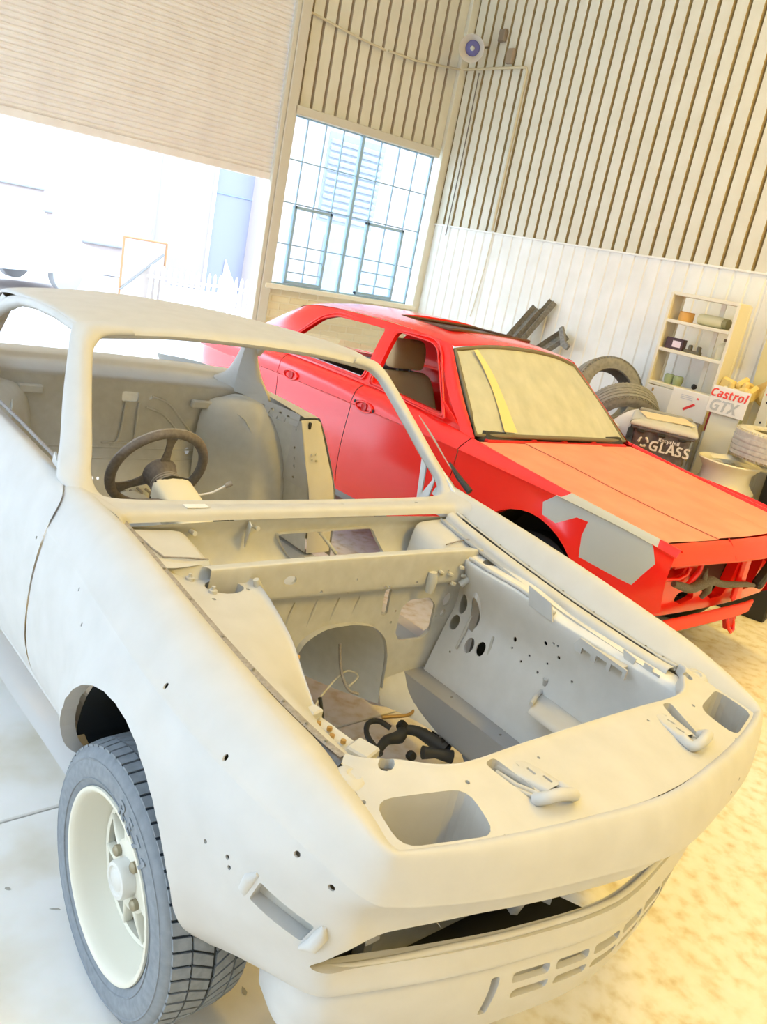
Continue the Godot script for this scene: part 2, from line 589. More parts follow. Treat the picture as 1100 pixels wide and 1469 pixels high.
func room() -> void:
	# floor: cast slabs with sawn joints, following the line of the cars
	var fl := Node3D.new()
	fl.name = "floor"
	fl.set_meta("kind", "structure")
	add_child(fl)
	fl.transform = Transform3D(Basis(Vector3.UP, 0.061), V(0.57, 0, -2.03))
	var xs := [-9.0, -6.6, -3.0, 0.40, 4.2, 8.6]
	var zs := [-7.4, -3.4, 0.0, 3.6, 8.6]
	for i in xs.size() - 1:
		for j in zs.size() - 1:
			part("slab", bx(V((xs[i] + xs[i + 1]) / 2, -0.075, (zs[j] + zs[j + 1]) / 2), V(xs[i + 1] - xs[i] - 0.007, 0.15, zs[j + 1] - zs[j] - 0.007), 0.004), M.floor2 if i >= 3 else M.floor, fl)
	part("bedding", bx(V(-0.2, -0.12, 0.6), V(18.0, 0.1, 16.4), 0), mat(Color(0.5, 0.44, 0.33), 0.9), fl)
	# chips knocked out of the surface, beside the near wheel
	var rc := RandomNumberGenerator.new()
	rc.seed = 12
	for q in [[-.10, .52], [-.06, .60], [.02, .72], [.10, .55], [-.18, .75], [.06, 1.10], [.16, 1.22], [.0, 1.30], [.22, 1.02], [.30, 1.16]]:
		var pg := PackedVector2Array()
		for k in 7: pg.append(Vector2.from_angle(TAU * k / 7) * rc.randf_range(0.003, 0.010) * Vector2(1.6, 0.8))
		part("chip", prism(S.new(), Transform3D(Basis(Vector3.UP, rc.randf() * 3.0) * Basis(Vector3.RIGHT, -PI / 2), V(q[0], 0.0006, q[1] - .35)), pg, 0.0015), mat(Color(0.68, 0.67, 0.63), 0.9), fl)
	# long wall on the right
	var fw := Transform3D(Basis(Vector3.UP, -PI / 2), V(WX, 0, 0))      # local x -> world z, local z -> world -x
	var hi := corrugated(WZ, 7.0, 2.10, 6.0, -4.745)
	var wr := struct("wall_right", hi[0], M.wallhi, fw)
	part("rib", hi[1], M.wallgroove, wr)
	var lo := corrugated(WZ, 7.0, 0.0, 2.10, -4.745, 0.1405, 0.010)
	part("painted_sheet", (lo[0] as S).add(lo[1]), M.walllo, wr, at(V(0, 0, 0.004)))
	part("flashing", bx(V(-0.37, 2.10, 0.008), V(14.7, 0.018, 0.014), 0.003), M.walllo, wr)
	part("outer_wall", bx(V(-0.37, 3.0, -0.10), V(14.9, 6.0, 0.08), 0), M.wallhi, wr)
	# wall with the roller door and the window
	var fd := at(V(0, 0, WZ))
	var hd := corrugated(4.40, WX, 2.86, 6.0, 4.424 + 0.02, 0.143)
	var wb := struct("wall_back", hd[0], M.wallhi, fd)
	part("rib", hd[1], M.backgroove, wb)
	part("outer_wall", bx(V(5.42, 4.43, -0.1), V(2.1, 3.1, 0.08), 0), M.wallhi, wb)
	part("door_head", bx(V(-1.0, 5.0, -0.1), V(11.0, 2.0, 0.08), 0), M.wallhi, wb)
	part("corner_post", bx(V(WX - 0.04, 2.4, 0.02), V(0.10, 4.8, 0.06), 0.004), M.wallhi, wb)
	# brickwork under the window
	part("mortar", bx(V(5.36, 0.57, -0.12), V(2.06, 1.14, 0.2), 0), M.mortar, wb)
	var bm := [mesh(bx(Vector3.ZERO, V(0.213, 0.066, 0.03), 0.006)), mesh(bx(Vector3.ZERO, V(0.211, 0.067, 0.034), 0.008))]
	var rg := RandomNumberGenerator.new()
	rg.seed = 5
	for r in 15:
		var x := 4.43 + (0.11 if r % 2 else 0.0)
		while x < WX - 0.1:
			part("brick", bm[rg.randi() % 2], M.brick if rg.randf() < 0.6 else M.brick2, wb, at(V(x + 0.04, 0.045 + r * 0.0755, -0.030), V(0, rg.randf_range(-0.006, 0.006), rg.randf_range(-0.008, 0.008))))
			x += 0.224
	part("window_sill", bx(V(5.32, 1.155, 0.02), V(1.98, 0.05, 0.14), 0.008), M.cream, wb)
	part("window_head", bx(V(5.30, 2.815, 0.03), V(1.86, 0.085, 0.10), 0.008), M.frame, wb)
	# steel window
	var wn := Node3D.new()
	wn.name = "window_1"
	wn.set_meta("kind", "structure")
	add_child(wn)
	wn.position = V(0, 0, WZ + 0.02)
	var fs := S.new()
	var X := [4.36, 4.57, 4.785, 5.0, 5.215, 5.255, 5.48, 5.72, 5.955, 6.18]
	var Y := [1.185, 1.58, 1.975, 2.375, 2.77]
	var bar := func(s: S, xa: float, ya: float, xb: float, yb: float, w: float, dp: float) -> void:
		box(s, at(V((xa + xb) / 2, (ya + yb) / 2, 0)), V(absf(xb - xa) + w, absf(yb - ya) + w, dp), 0.003)
	bar.call(fs, X[0], Y[0], X[9], Y[0], 0.022, 0.03)
	bar.call(fs, X[0], Y[4], X[9], Y[4], 0.022, 0.03)
	bar.call(fs, X[0], Y[0], X[0], Y[4], 0.022, 0.03)
	bar.call(fs, X[9], Y[0], X[9], Y[4], 0.022, 0.03)
	part("window_frame", fs, M.sash, wn)
	var ml := S.new()
	bar.call(ml, 5.235, Y[0], 5.235, Y[4], 0.036, 0.05)
	part("mullion", ml, M.sash, wn)
	for i in [1, 2, 3, 6, 7, 8]:
		var s := S.new()
		bar.call(s, X[i], Y[0], X[i], Y[4], 0.011, 0.022)
		part("glazing_bar", s, M.sash, wn)
	for half in [[0, 4], [5, 9]]:
		for j in [1, 2, 3]:
			var s := S.new()
			bar.call(s, X[half[0]], Y[j], X[half[1]], Y[j], 0.011, 0.022)
			part("glazing_bar", s, M.sash, wn)
		var a: float = X[half[0] + 1]
		var b: float = X[half[0] + 3]
		var s := S.new()
		for e in [[a, Y[0] + 0.03, b, Y[0] + 0.03], [a, Y[2] - 0.03, b, Y[2] - 0.03], [a, Y[0] + 0.03, a, Y[2] - 0.03], [b, Y[0] + 0.03, b, Y[2] - 0.03]]:
			bar.call(s, e[0], e[1], e[2], e[3], 0.03, 0.05)
		part("opening_sash", s, M.sash, wn)
		for y in [1.315, 1.45]:
			var g := S.new()
			bar.call(g, a, y, b, y, 0.011, 0.026)
			part("glazing_bar", g, M.sash, wn)
		for i in 4:
			for j in 4:
				part("pane", bx(V((X[half[0] + i] + X[half[0] + i + 1]) / 2, (Y[j] + Y[j + 1]) / 2, -0.004), V(X[half[0] + i + 1] - X[half[0] + i] - 0.01, Y[j + 1] - Y[j] - 0.01, 0.004), 0), M.glass, wn)
	# roller door: guide post, half lowered curtain, bottom rail
	var dr := Node3D.new()
	dr.name = "door_1"
	dr.set_meta("kind", "structure")
	add_child(dr)
	dr.position = V(0, 0, WZ)
	part("guide_post", bx(V(4.345, 3.0, 0.02), V(0.11, 6.0, 0.12), 0.008), M.frame, dr)
	part("guide_channel", bx(V(4.262, 2.4, 0.05), V(0.05, 4.8, 0.05), 0.006), M.frame, dr)
	var cu := S.new()
	var p := 0.046
	var yb := 2.20
	var rows := []
	for k in 60:
		for q in [[0.0, 0.0], [0.18, 0.007], [0.5, 0.012], [0.8, 0.008], [0.93, 0.0]]:
			rows.append(Vector2(yb + (k + q[0]) * p, q[1]))
	for i in rows.size() - 1:
		cu.quad(V(-6.5, rows[i].x, rows[i].y), V(4.25, rows[i].x, rows[i].y), V(4.25, rows[i + 1].x, rows[i + 1].y), V(-6.5, rows[i + 1].x, rows[i + 1].y))
	var c := part("slat_curtain", cu, M.shutter, dr)
	c.set_meta("kind", "stuff")
	part("bottom_rail", bx(V(-1.12, 2.17, 0.006), V(10.75, 0.07, 0.035), 0.006), M.shutter, dr)
	part("curtain_back", bx(V(-1.12, 3.58, -0.03), V(10.75, 2.75, 0.01), 0), M.shutter, dr)
	# left wall with a wide open doorway, front wall, roof
	var wl := struct("wall_left", bx(V(-6.6, 4.5, -0.4), V(0.12, 3.0, 14.9), 0), M.wallhi)
	part("pier", bx(V(-6.6, 2.0, 3.5), V(0.12, 4.0, 7.0), 0), M.roofing, wl)
	part("pier", bx(V(-6.6, 2.0, -7.2), V(0.12, 4.0, 1.2), 0), M.wallhi, wl)
	struct("wall_front", bx(V(-0.1, 3.0, 7.05), V(13.1, 6.0, 0.12), 0), M.roofing)
	var ce := struct("ceiling", bx(V(2.65, 6.06, -0.35), V(7.9, 0.12, 15.0), 0), M.roofing)
	part("roof_sheet", bx(V(-5.35, 6.06, -0.35), V(2.7, 0.12, 15.0), 0), M.roofing, ce)
	part("roof_sheet", bx(V(-1.8, 6.06, -0.35), V(1.0, 0.12, 15.0), 0), M.roofing, ce)
	for z in [-6.6, 5.4]: part("roof_sheet", bx(V(-3.15, 6.06, z), V(1.74, 0.12, 2.6 if z < 0 else 3.4), 0), M.roofing, ce)
	part("added_rooflight", bx(V(-3.15, 6.05, -0.8), V(1.72, 0.02, 9.1), 0), M.glass, ce)  # unseen opening added for cool light from above on the left floor
	# horn loudspeaker high in the corner
	var hs := thing("horn_speaker", "round grey horn loudspeaker with a blue centre high in the corner of the workshop", "loudspeaker", Transform3D(Basis.IDENTITY, V(6.07, 3.80, -7.30)))
	var face := along(Vector3.ZERO, V(-0.72, -0.28, 0.63))
	part("horn", spun(S.new(), face, [Vector2(0.03, -0.16), Vector2(0.045, -0.10), Vector2(0.07, -0.03), Vector2(0.105, 0.03), Vector2(0.128, 0.055), Vector2(0.132, 0.06), Vector2(0.128, 0.063), Vector2(0.10, 0.04), Vector2(0.074, 0.0)], 32), mat(Color(0.80, 0.78, 0.74), 0.5), hs)
	part("throat", spun(S.new(), face, [Vector2(0.076, -0.006), Vector2(0.06, 0.004), Vector2(0.0, 0.006)], 24), mat(Color(0.40, 0.40, 0.62), 0.6), hs)
	part("centre_cap", spun(S.new(), face, [Vector2(0.024, 0.006), Vector2(0.022, 0.022), Vector2(0.0, 0.028)], 16), mat(Color(0.75, 0.76, 0.72), 0.5), hs)
	part("driver", spun(S.new(), face, [Vector2(0.0, -0.27), Vector2(0.055, -0.265), Vector2(0.06, -0.17), Vector2(0.03, -0.155)], 20), mat(Color(0.55, 0.52, 0.46), 0.6), hs)
	part("bracket", tube(S.new(), P3([0.12, 0.04, -0.1, 0.2, 0.07, -0.12, 0.305, 0.10, -0.12]), 0.013, 6), mat(Color(0.45, 0.42, 0.36), 0.6), hs)
	tag(part("junction_box", bx(V(6.345, 3.99, -7.20), V(0.05, 0.12, 0.09), 0.01), mat(Color(0.55, 0.50, 0.44), 0.6)), "small dark box on the wall right of the horn loudspeaker", "box")
	tag(part("switch_box", bx(V(6.345, 3.79, -7.02), V(0.05, 0.14, 0.10), 0.01), mat(Color(0.62, 0.56, 0.48), 0.6)), "small dark box on the wall below right of the horn loudspeaker", "box")
	# conduits
	var pc := mat(Color(0.82, 0.78, 0.66), 0.5)
	tag(part("wall_pipe", tube(S.new(), P3([6.345, 3.69, -7.70, 6.345, 3.685, -7.2, 6.345, 3.68, -6.80, 6.345, 3.672, -6.755, 6.345, 3.64, -6.735, 6.345, 3.0, -6.73, 6.345, 2.12, -6.73]), 0.014, 8), pc), "cream conduit pipe along the right wall turning down at an elbow", "pipe")
	tag(part("wall_cable", tube(S.new(), P3([6.35, 3.65, -7.45, 6.35, 3.0, -7.44, 6.35, 2.0, -7.45]), 0.006, 6), mat(Color(0.45, 0.42, 0.36), 0.6)), "thin dark cable hanging down the right wall near the corner", "cable")
	tag(part("wall_wire", tube(S.new(), P3([6.365, 2.10, -6.73, 6.365, 1.7, -6.745, 6.365, 1.32, -6.78, 6.365, 1.22, -6.80]), 0.006, 6), M.cream), "thin white wire on the painted lower wall below the elbow pipe", "cable")
	tag(part("wall_pipe", tube(S.new(), P3([4.40, 3.66, -7.72, 5.0, 3.60, -7.71, 5.30, 3.585, -7.70]), 0.012, 8), pc), "thin conduit on the back wall above the window, left length", "pipe")
	tag(part("wall_pipe", tube(S.new(), P3([5.34, 3.59, -7.70, 5.7, 3.60, -7.71, 6.30, 3.68, -7.71]), 0.012, 8), pc), "thin conduit on the back wall above the window, right length by the loudspeaker", "pipe")

# ---------------------------------------------------------------- yard outside
func outside() -> void:
	var pale := mat(Color(0.76, 0.70, 0.68), 0.8)
	var gd := struct("ground", bx(V(0, -0.11, -21.2), V(70, 0.1, 26.0), 0), mat(Color(0.78, 0.74, 0.72), 0.9))
	part("ground_side", bx(V(-22.0, -0.11, 0), V(30, 0.1, 17.0), 0), mat(Color(0.78, 0.74, 0.72), 0.9), gd)
	var b := thing("building", "white washed building across the yard seen under the roller door", "building", at(V(0, 0, -20)))
	part("wall", bx(V(0, 2.6, 0), V(44.0, 5.2, 0.3), 0), pale, b)
	part("parapet", bx(V(0, 5.25, 0.03), V(44.2, 0.14, 0.42), 0.01), pale, b)
	part("ledge", bx(V(5.0, 1.55, 0.17), V(1.1, 0.04, 0.06), 0.01), mat(grey(0.62), 0.8), b)
	part("ledge", bx(V(5.1, 1.12, 0.17), V(1.3, 0.04, 0.06), 0.01), mat(grey(0.62), 0.8), b)
	part("ledge", bx(V(6.9, 0.62, 0.17), V(0.9, 0.04, 0.06), 0.01), mat(grey(0.62), 0.8), b)
	var g := thing("sheet_gate", "pale grey sheet metal gate leaf standing in the yard", "gate", at(V(6.17, 0, -14)))
	part("gate_sheet", bx(V(0, 1.75, 0), V(0.97, 2.5, 0.03), 0.004), mat(Color(0.67, 0.62, 0.61), 0.7), g)
	part("gate_post", bx(V(0.5, 1.6, 0.02), V(0.05, 3.2, 0.06), 0.006), M.white, g)
	part("gate_post", bx(V(-0.5, 1.6, 0.02), V(0.04, 3.2, 0.05), 0.006), mat(Color(0.66, 0.64, 0.62), 0.7), g)
	var d := thing("steel_door", "blue grey steel door with scuffs beside the white pillar in the yard", "door", at(V(7.05, 0, -14.05)))
	part("door_leaf", bx(V(0, 1.75, 0), V(0.74, 2.6, 0.04), 0.004), mat(Color(0.58, 0.58, 0.64), 0.6), d)
	part("door_rail", bx(V(0, 2.1, 0.025), V(0.74, 0.02, 0.02), 0.004), mat(Color(0.55, 0.60, 0.68), 0.6), d)
	part("dirt_flap", prism(S.new(), at(V(0.08, 0.62, 0.04)), P2([-0.12, -0.3, 0.32, -0.3, 0.1, 0.1, -0.08, 0.42]), 0.02), M.white, d)
	var pl := thing("pillar", "white square pillar right of the blue grey yard door", "pillar", at(V(7.72, 0, -14)))
	part("shaft", bx(V(0, 1.9, 0), V(0.52, 3.8, 0.5), 0.02), pale, pl)
	part("base", bx(V(0, 0.1, 0), V(0.6, 0.2, 0.6), 0.02), pale, pl)
	var n := thing("neighbour_building", "white building with louvred openings seen through the steel window", "building", at(V(13.5, 0, -15.5)))
	part("wall", bx(V(0, 3.2, 0), V(10.8, 6.4, 0.3), 0), mat(Color(0.76, 0.70, 0.68), 0.8), n)
	for k in 12:
		part("louvre", bx(V(-3.2, 2.15 + k * 0.13, 0.19), V(1.3, 0.075, 0.05), 0.006, V(0.5, 0, 0)), mat(Color(0.70, 0.74, 0.80), 0.6), n)
	part("louvre_back", bx(V(-3.2, 2.9, 0.155), V(1.4, 1.7, 0.02), 0), mat(Color(0.60, 0.64, 0.70), 0.7), n)
	part("shutter_panel", bx(V(-2.7, 1.2, 0.17), V(1.9, 1.2, 0.05), 0.01), mat(Color(0.64, 0.67, 0.71), 0.7), n)
	part("plinth", bx(V(0, 0.25, 0.18), V(10.8, 0.5, 0.08), 0.01), mat(Color(0.72, 0.69, 0.62), 0.8), n)
	# palisade fence
	var f := thing("palisade_fence", "low white palisade fence of pointed pales in the yard", "fence", at(V(6.6, 0, -13.2)))
	for y in [0.25, 0.62]: part("rail", bx(V(0, y, -0.02), V(2.5, 0.04, 0.03), 0.005), M.white, f)
	var pm := mesh(prism(S.new(), Transform3D.IDENTITY, P2([-0.025, 0, 0.025, 0, 0.025, 0.74, 0, 0.79, -0.025, 0.74]), 0.018))
	for k in 25: part("pale", pm, M.white, f, at(V(-1.2 + k * 0.1, 0.02, 0)))
	var k := thing("mesh_panel", "rusty orange wire panel with a slanting brace behind the white fence", "panel", at(V(4.95, 0, -13.3)))
	var fr := S.new()
	for e in [[0, 1.15, 0.7, 1.15], [0, 0.1, 0.7, 0.1], [0, 0.1, 0, 1.15], [0.7, 0.1, 0.7, 1.15]]: tube(fr, [V(e[0], e[1], 0), V(e[2], e[3], 0)], 0.016, 6)
	part("panel_frame", fr, mat(Color(0.72, 0.52, 0.36), 0.7), k)
	part("brace", tube(S.new(), P3([0.0, 0.35, 0.02, 0.66, 0.98, 0.02]), 0.014, 6), mat(grey(0.55), 0.6), k)
	part("sheet", bx(V(0.35, 0.62, -0.01), V(0.68, 1.0, 0.006), 0), mat(Color(0.76, 0.70, 0.66), 0.8), k)
	# a pale car far left in the yard
	var c := thing("parked_car", "pale car parked in the bright yard at the far left", "car", Transform3D(Basis(Vector3.UP, 0.4), V(3.2, 0, -15.2)))
	part("body", prism(S.new(), Transform3D.IDENTITY, P2([-2.1, 0.3, 2.0, 0.3, 2.1, 0.75, 1.2, 0.9, 0.6, 1.35, -0.9, 1.38, -1.6, 0.95, -2.1, 0.9]), 1.5), mat(grey(0.80), 0.5), c)
	part("side_window", prism(S.new(), at(V(0, 0, 0.752)), P2([-1.35, 0.95, 0.95, 0.95, 0.5, 1.28, -0.85, 1.30]), 0.01), mat(Color(0.72, 0.76, 0.86), 0.3), c)
	for x in [-1.3, 1.3]:
		for z in [-0.68, 0.68]:
			part("wheel", spun(S.new(), Transform3D(Basis(Vector3.RIGHT, PI / 2), V(x, 0.31, z)), [Vector2(0, -0.1), Vector2(0.2, -0.1), Vector2(0.31, -0.07), Vector2(0.31, 0.07), Vector2(0.2, 0.1), Vector2(0, 0.1)], 20), mat(grey(0.76), 0.8), c)

# ---------------------------------------------------------------- the coupe shell (x across, y up, z to the nose, origin under the front axle)
const X3 := Vector3(1, 0, 0)
const Y3 := Vector3(0, 1, 0)
const Z3 := Vector3(0, 0, 1)

func skin_rail(a: Array) -> Array:      # near half given, far half mirrored
	var p := P3(a)
	for i in range(p.size() - 2, -1, -1): p.append(V(-p[i].x, p[i].y, p[i].z))
	return p

func mirror_rail(r: Array) -> Array:
	var o := []
	for p in r: o.append(V(-p.x, p.y, p.z))
	return o

func hole(s: S, o: Vector3, u: Vector3, v: Vector3, d0: float, d1: float, pts: Array, fl := 0.004, fd := Vector3.ZERO, k := 8) -> S:
	for p in pts: s = cut(s, o, u, v, ring(p[0], p[1], p[2], p[3] if p.size() > 3 else p[2], k), d0, d1, fl, fd)
	return s

func coupe() -> void:
	var car := thing("car_shell", "bare coupe body in pale sanded primer with open engine bay and no bonnet", "car", CAR_A)
	coupe_front(car)
	coupe_bay(car)
	coupe_cabin(car)
	coupe_wheels(car)

func coupe_front(car: Node3D) -> void:
	var A0 := skin_rail([-.632,.915,-.70, -.612,.875,-.45, -.606,.846,-.25, -.602,.816,0, -.598,.801,.2, -.594,.795,.35, -.602,.782,.46, -.610,.772,.54, -.618,.766,.596, -.594,.766,.614, -.448,.770,.655, -.25,.773,.692, 0,.775,.72])
	var A := skin_rail([-.645,.940,-.70, -.620,.897,-.45, -.614,.868,-.25, -.610,.838,0, -.605,.822,.2, -.601,.815,.35, -.610,.803,.46, -.618,.795,.54, -.627,.789,.602, -.60,.789,.624, -.45,.792,.664, -.25,.795,.701, 0,.797,.728])
	var B := skin_rail([-.690,.960,-.70, -.668,.945,-.45, -.668,.927,-.25, -.670,.900,0, -.670,.876,.2, -.668,.858,.35, -.664,.838,.46, -.660,.818,.545, -.650,.797,.613, -.606,.790,.638, -.455,.793,.683, -.252,.796,.721, 0,.798,.750])
	var C := skin_rail([-.722,.938,-.69, -.727,.920,-.45, -.730,.902,-.25, -.733,.876,0, -.730,.852,.2, -.722,.834,.35, -.708,.812,.46, -.690,.790,.545, -.665,.766,.612, -.612,.757,.648, -.456,.758,.700, -.252,.76,.742, 0,.762,.774])
	var D := skin_rail([-.764,.848,-.632, -.767,.840,-.45, -.778,.825,-.25, -.787,.805,0, -.782,.788,.2, -.764,.772,.35, -.738,.755,.46, -.709,.736,.55, -.676,.715,.617, -.621,.702,.650, -.457,.700,.707, -.253,.700,.752, 0,.700,.788])
	var E := skin_rail([-.787,.71,-.63, -.792,.71,-.45, -.808,.71,-.25, -.817,.70,0, -.810,.69,.2, -.788,.68,.35, -.757,.67,.46, -.714,.66,.545, -.670,.662,.596, -.608,.668,.620, -.443,.672,.673, -.247,.674,.719, 0,.676,.754])
	var F := skin_rail([-.787,.56,-.63, -.792,.56,-.45, -.808,.56,-.25, -.819,.55,0, -.810,.55,.2, -.780,.555,.35, -.746,.56,.455, -.703,.56,.535, -.663,.56,.583, -.603,.572,.602, -.440,.585,.650, -.246,.59,.698, 0,.592,.733])
	var G := skin_rail([-.762,.455,-.63, -.766,.455,-.45, -.788,.455,-.25, -.808,.43,0, -.796,.44,.2, -.757,.455,.335, -.722,.472,.43, -.691,.482,.515, -.660,.490,.560, -.602,.500,.580, -.440,.506,.632, -.248,.51,.680, 0,.512,.715])
	var H := skin_rail([-.728,.405,-.63, -.730,.405,-.45, -.75,.405,-.25, -.790,.36,0, -.776,.37,.2, -.734,.40,.318, -.703,.418,.415, -.679,.432,.50, -.652,.442,.553, -.600,.455,.586, -.442,.466,.645, -.25,.47,.694, 0,.472,.730])
	var I := skin_rail([-.68,.375,-.63, -.68,.375,-.45, -.70,.375,-.25, -.768,.30,0, -.752,.32,.2, -.705,.345,.292, -.680,.375,.39, -.658,.40,.475, -.636,.415,.53, -.588,.425,.563, -.435,.436,.622, -.247,.44,.672, 0,.442,.708])
	var nu := 6
	var D2 := []
	var D1 := []
	for i in D.size():
		D1.append(C[i].lerp(D[i], 0.82))       # close rails keep the lower edge of the nose crisp
		D2.append(D[i].lerp(E[i], 0.12))
	var G0 := grid([A0, A, B, C, D1, D, D2, E, F, G, H, I], nu, 4)
	# wheel arch flare
	for i in G0.p.size():
		for j in G0.p[i].size():
			var p: Vector3 = G0.p[i][j]
			if absf(p.x) > 0.69:
				var d := Vector2(p.z + 0.01, maxf(p.y - 0.445, 0)).length() - 0.285
				var f := exp(-pow(maxf(d, 0) / 0.045, 2)) * 0.016 * clampf((p.y - 0.3) / 0.15, 0, 1)
				p.x += signf(p.x) * f
				G0.p[i][j] = p
	G0 = normals(G0.p)
	var arch := P2([-0.295, 0.2, 0.275, 0.2])
	for k in 17:
		var w := PI * k / 16
		arch.append(Vector2(-0.01 + 0.285 * cos(w), 0.445 + 0.285 * sin(w)))
	var mouth := soft([Vector2(-.690,.507), Vector2(-.665,.57), Vector2(-.60,.606), Vector2(-.42,.618), Vector2(.42,.618), Vector2(.60,.606), Vector2(.665,.57), Vector2(.690,.507)], 0.02)
	var near := sheet(G0, 0, 8 * nu)
	near = cut(near, Vector3.ZERO, Z3, Y3, arch, 0.4, 1.0, 0.035, X3)
	near = cut(near, Vector3.ZERO, X3, Y3, mouth, 0.4, 1.0, 0.03, -Z3)
	# side lamp pocket
	near = cut(near, Vector3.ZERO, Z3, Y3, soft([Vector2(.457, .648), Vector2(.440, .600), Vector2(.532, .567), Vector2(.552, .613)], 0.006), 0.4, 1.0, 0.045, V(0.9, 0, -0.35))
	near = hole(near, Vector3.ZERO, Z3, Y3, 0.4, 1.0, [[.083, .812, .005, .006], [.300, .790, .005, .006], [.330, .645, .004, .005], [.385, .650, .0045, .0055], [.392, .633, .004, .005], [.500, .728, .006], [.567, .705, .006], [-.285, .762, .003, .005], [-.365, .810, .003, .005]], 0.004, X3)
	part("front_fender", near, M.primer, car)
	for q in pocket_rim(): part("lamp_seat", q, M.primer, car)
	part("recess_plate", bx(V(-.70, .60, .478), V(0.01, 0.055, 0.12), 0.002, V(0.35, 0.55, 0)), M.primer2, car)
	var nose := sheet(G0, 8 * nu, 16 * nu)
	nose = cut(nose, Vector3.ZERO, X3, Y3, mouth, 0.4, 1.0, 0.03, -Z3)
	nose = hole(nose, Vector3.ZERO, X3, Y3, 0.4, 1.0, [[-.36, .684, .006], [-.20, .675, .005], [-.02, .672, .005], [.35, .735, .006, .004], [.30, .72, .006, .004], [.22, .678, .005]], 0.004, -Z3)
	part("nose_panel", nose, M.primer, car)
	var far := sheet(G0, 16 * nu, 24 * nu)
	far = cut(far, Vector3.ZERO, Z3, Y3, arch, -1.0, -0.4, 0.035, -X3)
	far = cut(far, Vector3.ZERO, X3, Y3, mouth, 0.4, 1.0, 0.03, -Z3)
	part("front_fender", far, M.primer, car)
	# seam of filler on the near corner of the nose
	# apron under the mouth
	var T := skin_rail([-.630,.412,.375, -.645,.425,.455, -.630,.445,.515, -.578,.455,.555, -.427,.465,.615, -.243,.469,.662, 0,.471,.697])
	var T2 := skin_rail([-.644,.400,.383, -.658,.410,.466, -.641,.425,.527, -.588,.432,.568, -.434,.440,.628, -.246,.444,.677, 0,.446,.712])
	var U := skin_rail([-.650,.36,.383, -.660,.365,.467, -.643,.372,.53, -.589,.378,.574, -.434,.385,.635, -.246,.388,.684, 0,.39,.718])
	var W := skin_rail([-.640,.30,.38, -.648,.285,.455, -.628,.278,.515, -.574,.278,.562, -.425,.28,.620, -.243,.282,.668, 0,.285,.700])
	var W2 := skin_rail([-.628,.290,.375, -.632,.270,.445, -.610,.262,.503, -.558,.262,.552, -.412,.264,.606, -.238,.266,.652, 0,.268,.684])
	var ap := loft([T, T2, U, W, W2], 10, 6)
	var slots := []
	for sg in [-1.0, 1.0]:
		for k in 4:
			var c := Vector2(sg * (0.205 - k * 0.0) , 0)
			slots.append([])
	for k in 6:
		var xc := -0.215 + k * 0.112
		for r in 2:
			var cx: float = xc + (0.012 if r else 0.0)
			ap = cut(ap, V(cx, 0.408 - r * 0.046, 0), X3, Y3, rrect(0.094, 0.026, 0.008, 2), 0.3, 1.0, 0.014, -Z3)
	for sg in [-1.0, 1.0]:
		ap = cut(ap, V(sg * 0.305, 0.372, 0), X3, Y3, rrect(0.020, 0.10, 0.006, 2), 0.3, 1.0, 0.02, -Z3)
	var apron := part("front_apron", ap, M.primer, car)
	# pressed floor of the apron recesses: the two outer pairs are open, the others are blind
	part("apron_backing", loft([skin_rail([-.30,.430,.640, -.16,.432,.672, 0,.434,.685]), skin_rail([-.30,.335,.632, -.16,.335,.662, 0,.336,.676])], 4, 2), M.primer, apron)
	# inside of the nose, seen through the mouth
	var cm := S.new()
	box(cm, at(V(0, 0.44, 0.47)), V(1.02, 0.10, 0.09), 0.01)
	part("front_crossmember", cm, M.primer2, car)
	part("mouth_lip", tube(S.new(), Array(cr(skin_rail([-.672,.499,.535, -.602,.503,.573, -.440,.509,.622, -.248,.513,.670, 0,.515,.704]), 4)), 0.007, 8), M.primer, car)
	for x in [-0.23, 0.25]:
		part("grille_post", tube(S.new(), [V(x - 0.02, 0.63, 0.645), V(x, 0.57, 0.635), V(x + 0.01, 0.50, 0.61)], [0.017, 0.012, 0.014], 6), M.primer, car)
	part("nose_shade_panel", loft([skin_rail([-.61,.64,.475, -.55,.64,.485, -.40,.64,.51, 0,.64,.525]), skin_rail([-.61,.40,.465, -.55,.40,.47, -.40,.40,.49, 0,.40,.51])], 4, 3), mat(Color(0.20, 0.19, 0.20), 0.8), car)  # dark sheet: shade of the enclosed nose put into its colour
	part("mouth_shade_sheet", loft([P3([-.66,.40,.30, -.66,.395,.42, -.60,.40,.50]), P3([-.40,.37,.28, -.40,.37,.45, -.40,.41,.585]), P3([.04,.37,.28, .04,.37,.48, .04,.42,.66])], 4, 3), mat(Color(0.16, 0.16, 0.18), 0.8), car)  # added dark sheet, stands for the shade seen through the mouth
	part("lamp_bracket", bx(V(-.545, .522, .545), V(0.035, 0.034, 0.006), 0.002, V(-0.2, 0, 0)), M.primer, car)
	part("torn_strip", prism(S.new(), at(V(-.47, .572, .60), V(0, 0, -0.5)), P2([-0.03, 0.016, -0.02, 0.018, 0.06, -0.014]), 0.003), M.primer, car)
	part("support_strut", tube(S.new(), P3([-.15,.62,.66, -.05,.60,.58, .12,.58,.47]), 0.012, 6), M.primer2, car)
	part("support_bracket", prism(S.new(), at(V(-.12, .555, .62), V(0, 0.5, 0)), P2([-.03,-.05, .03,-.05, .035,0, .02,.012, .0,0, -.02,.02, -.035,.03]), 0.02), M.primer, car)
	part("support_strut", tube(S.new(), P3([.05,.60,.70, .20,.58,.64, .33,.56,.55]), 0.016, 6), M.primer2, car)
	coupe_slam(car)

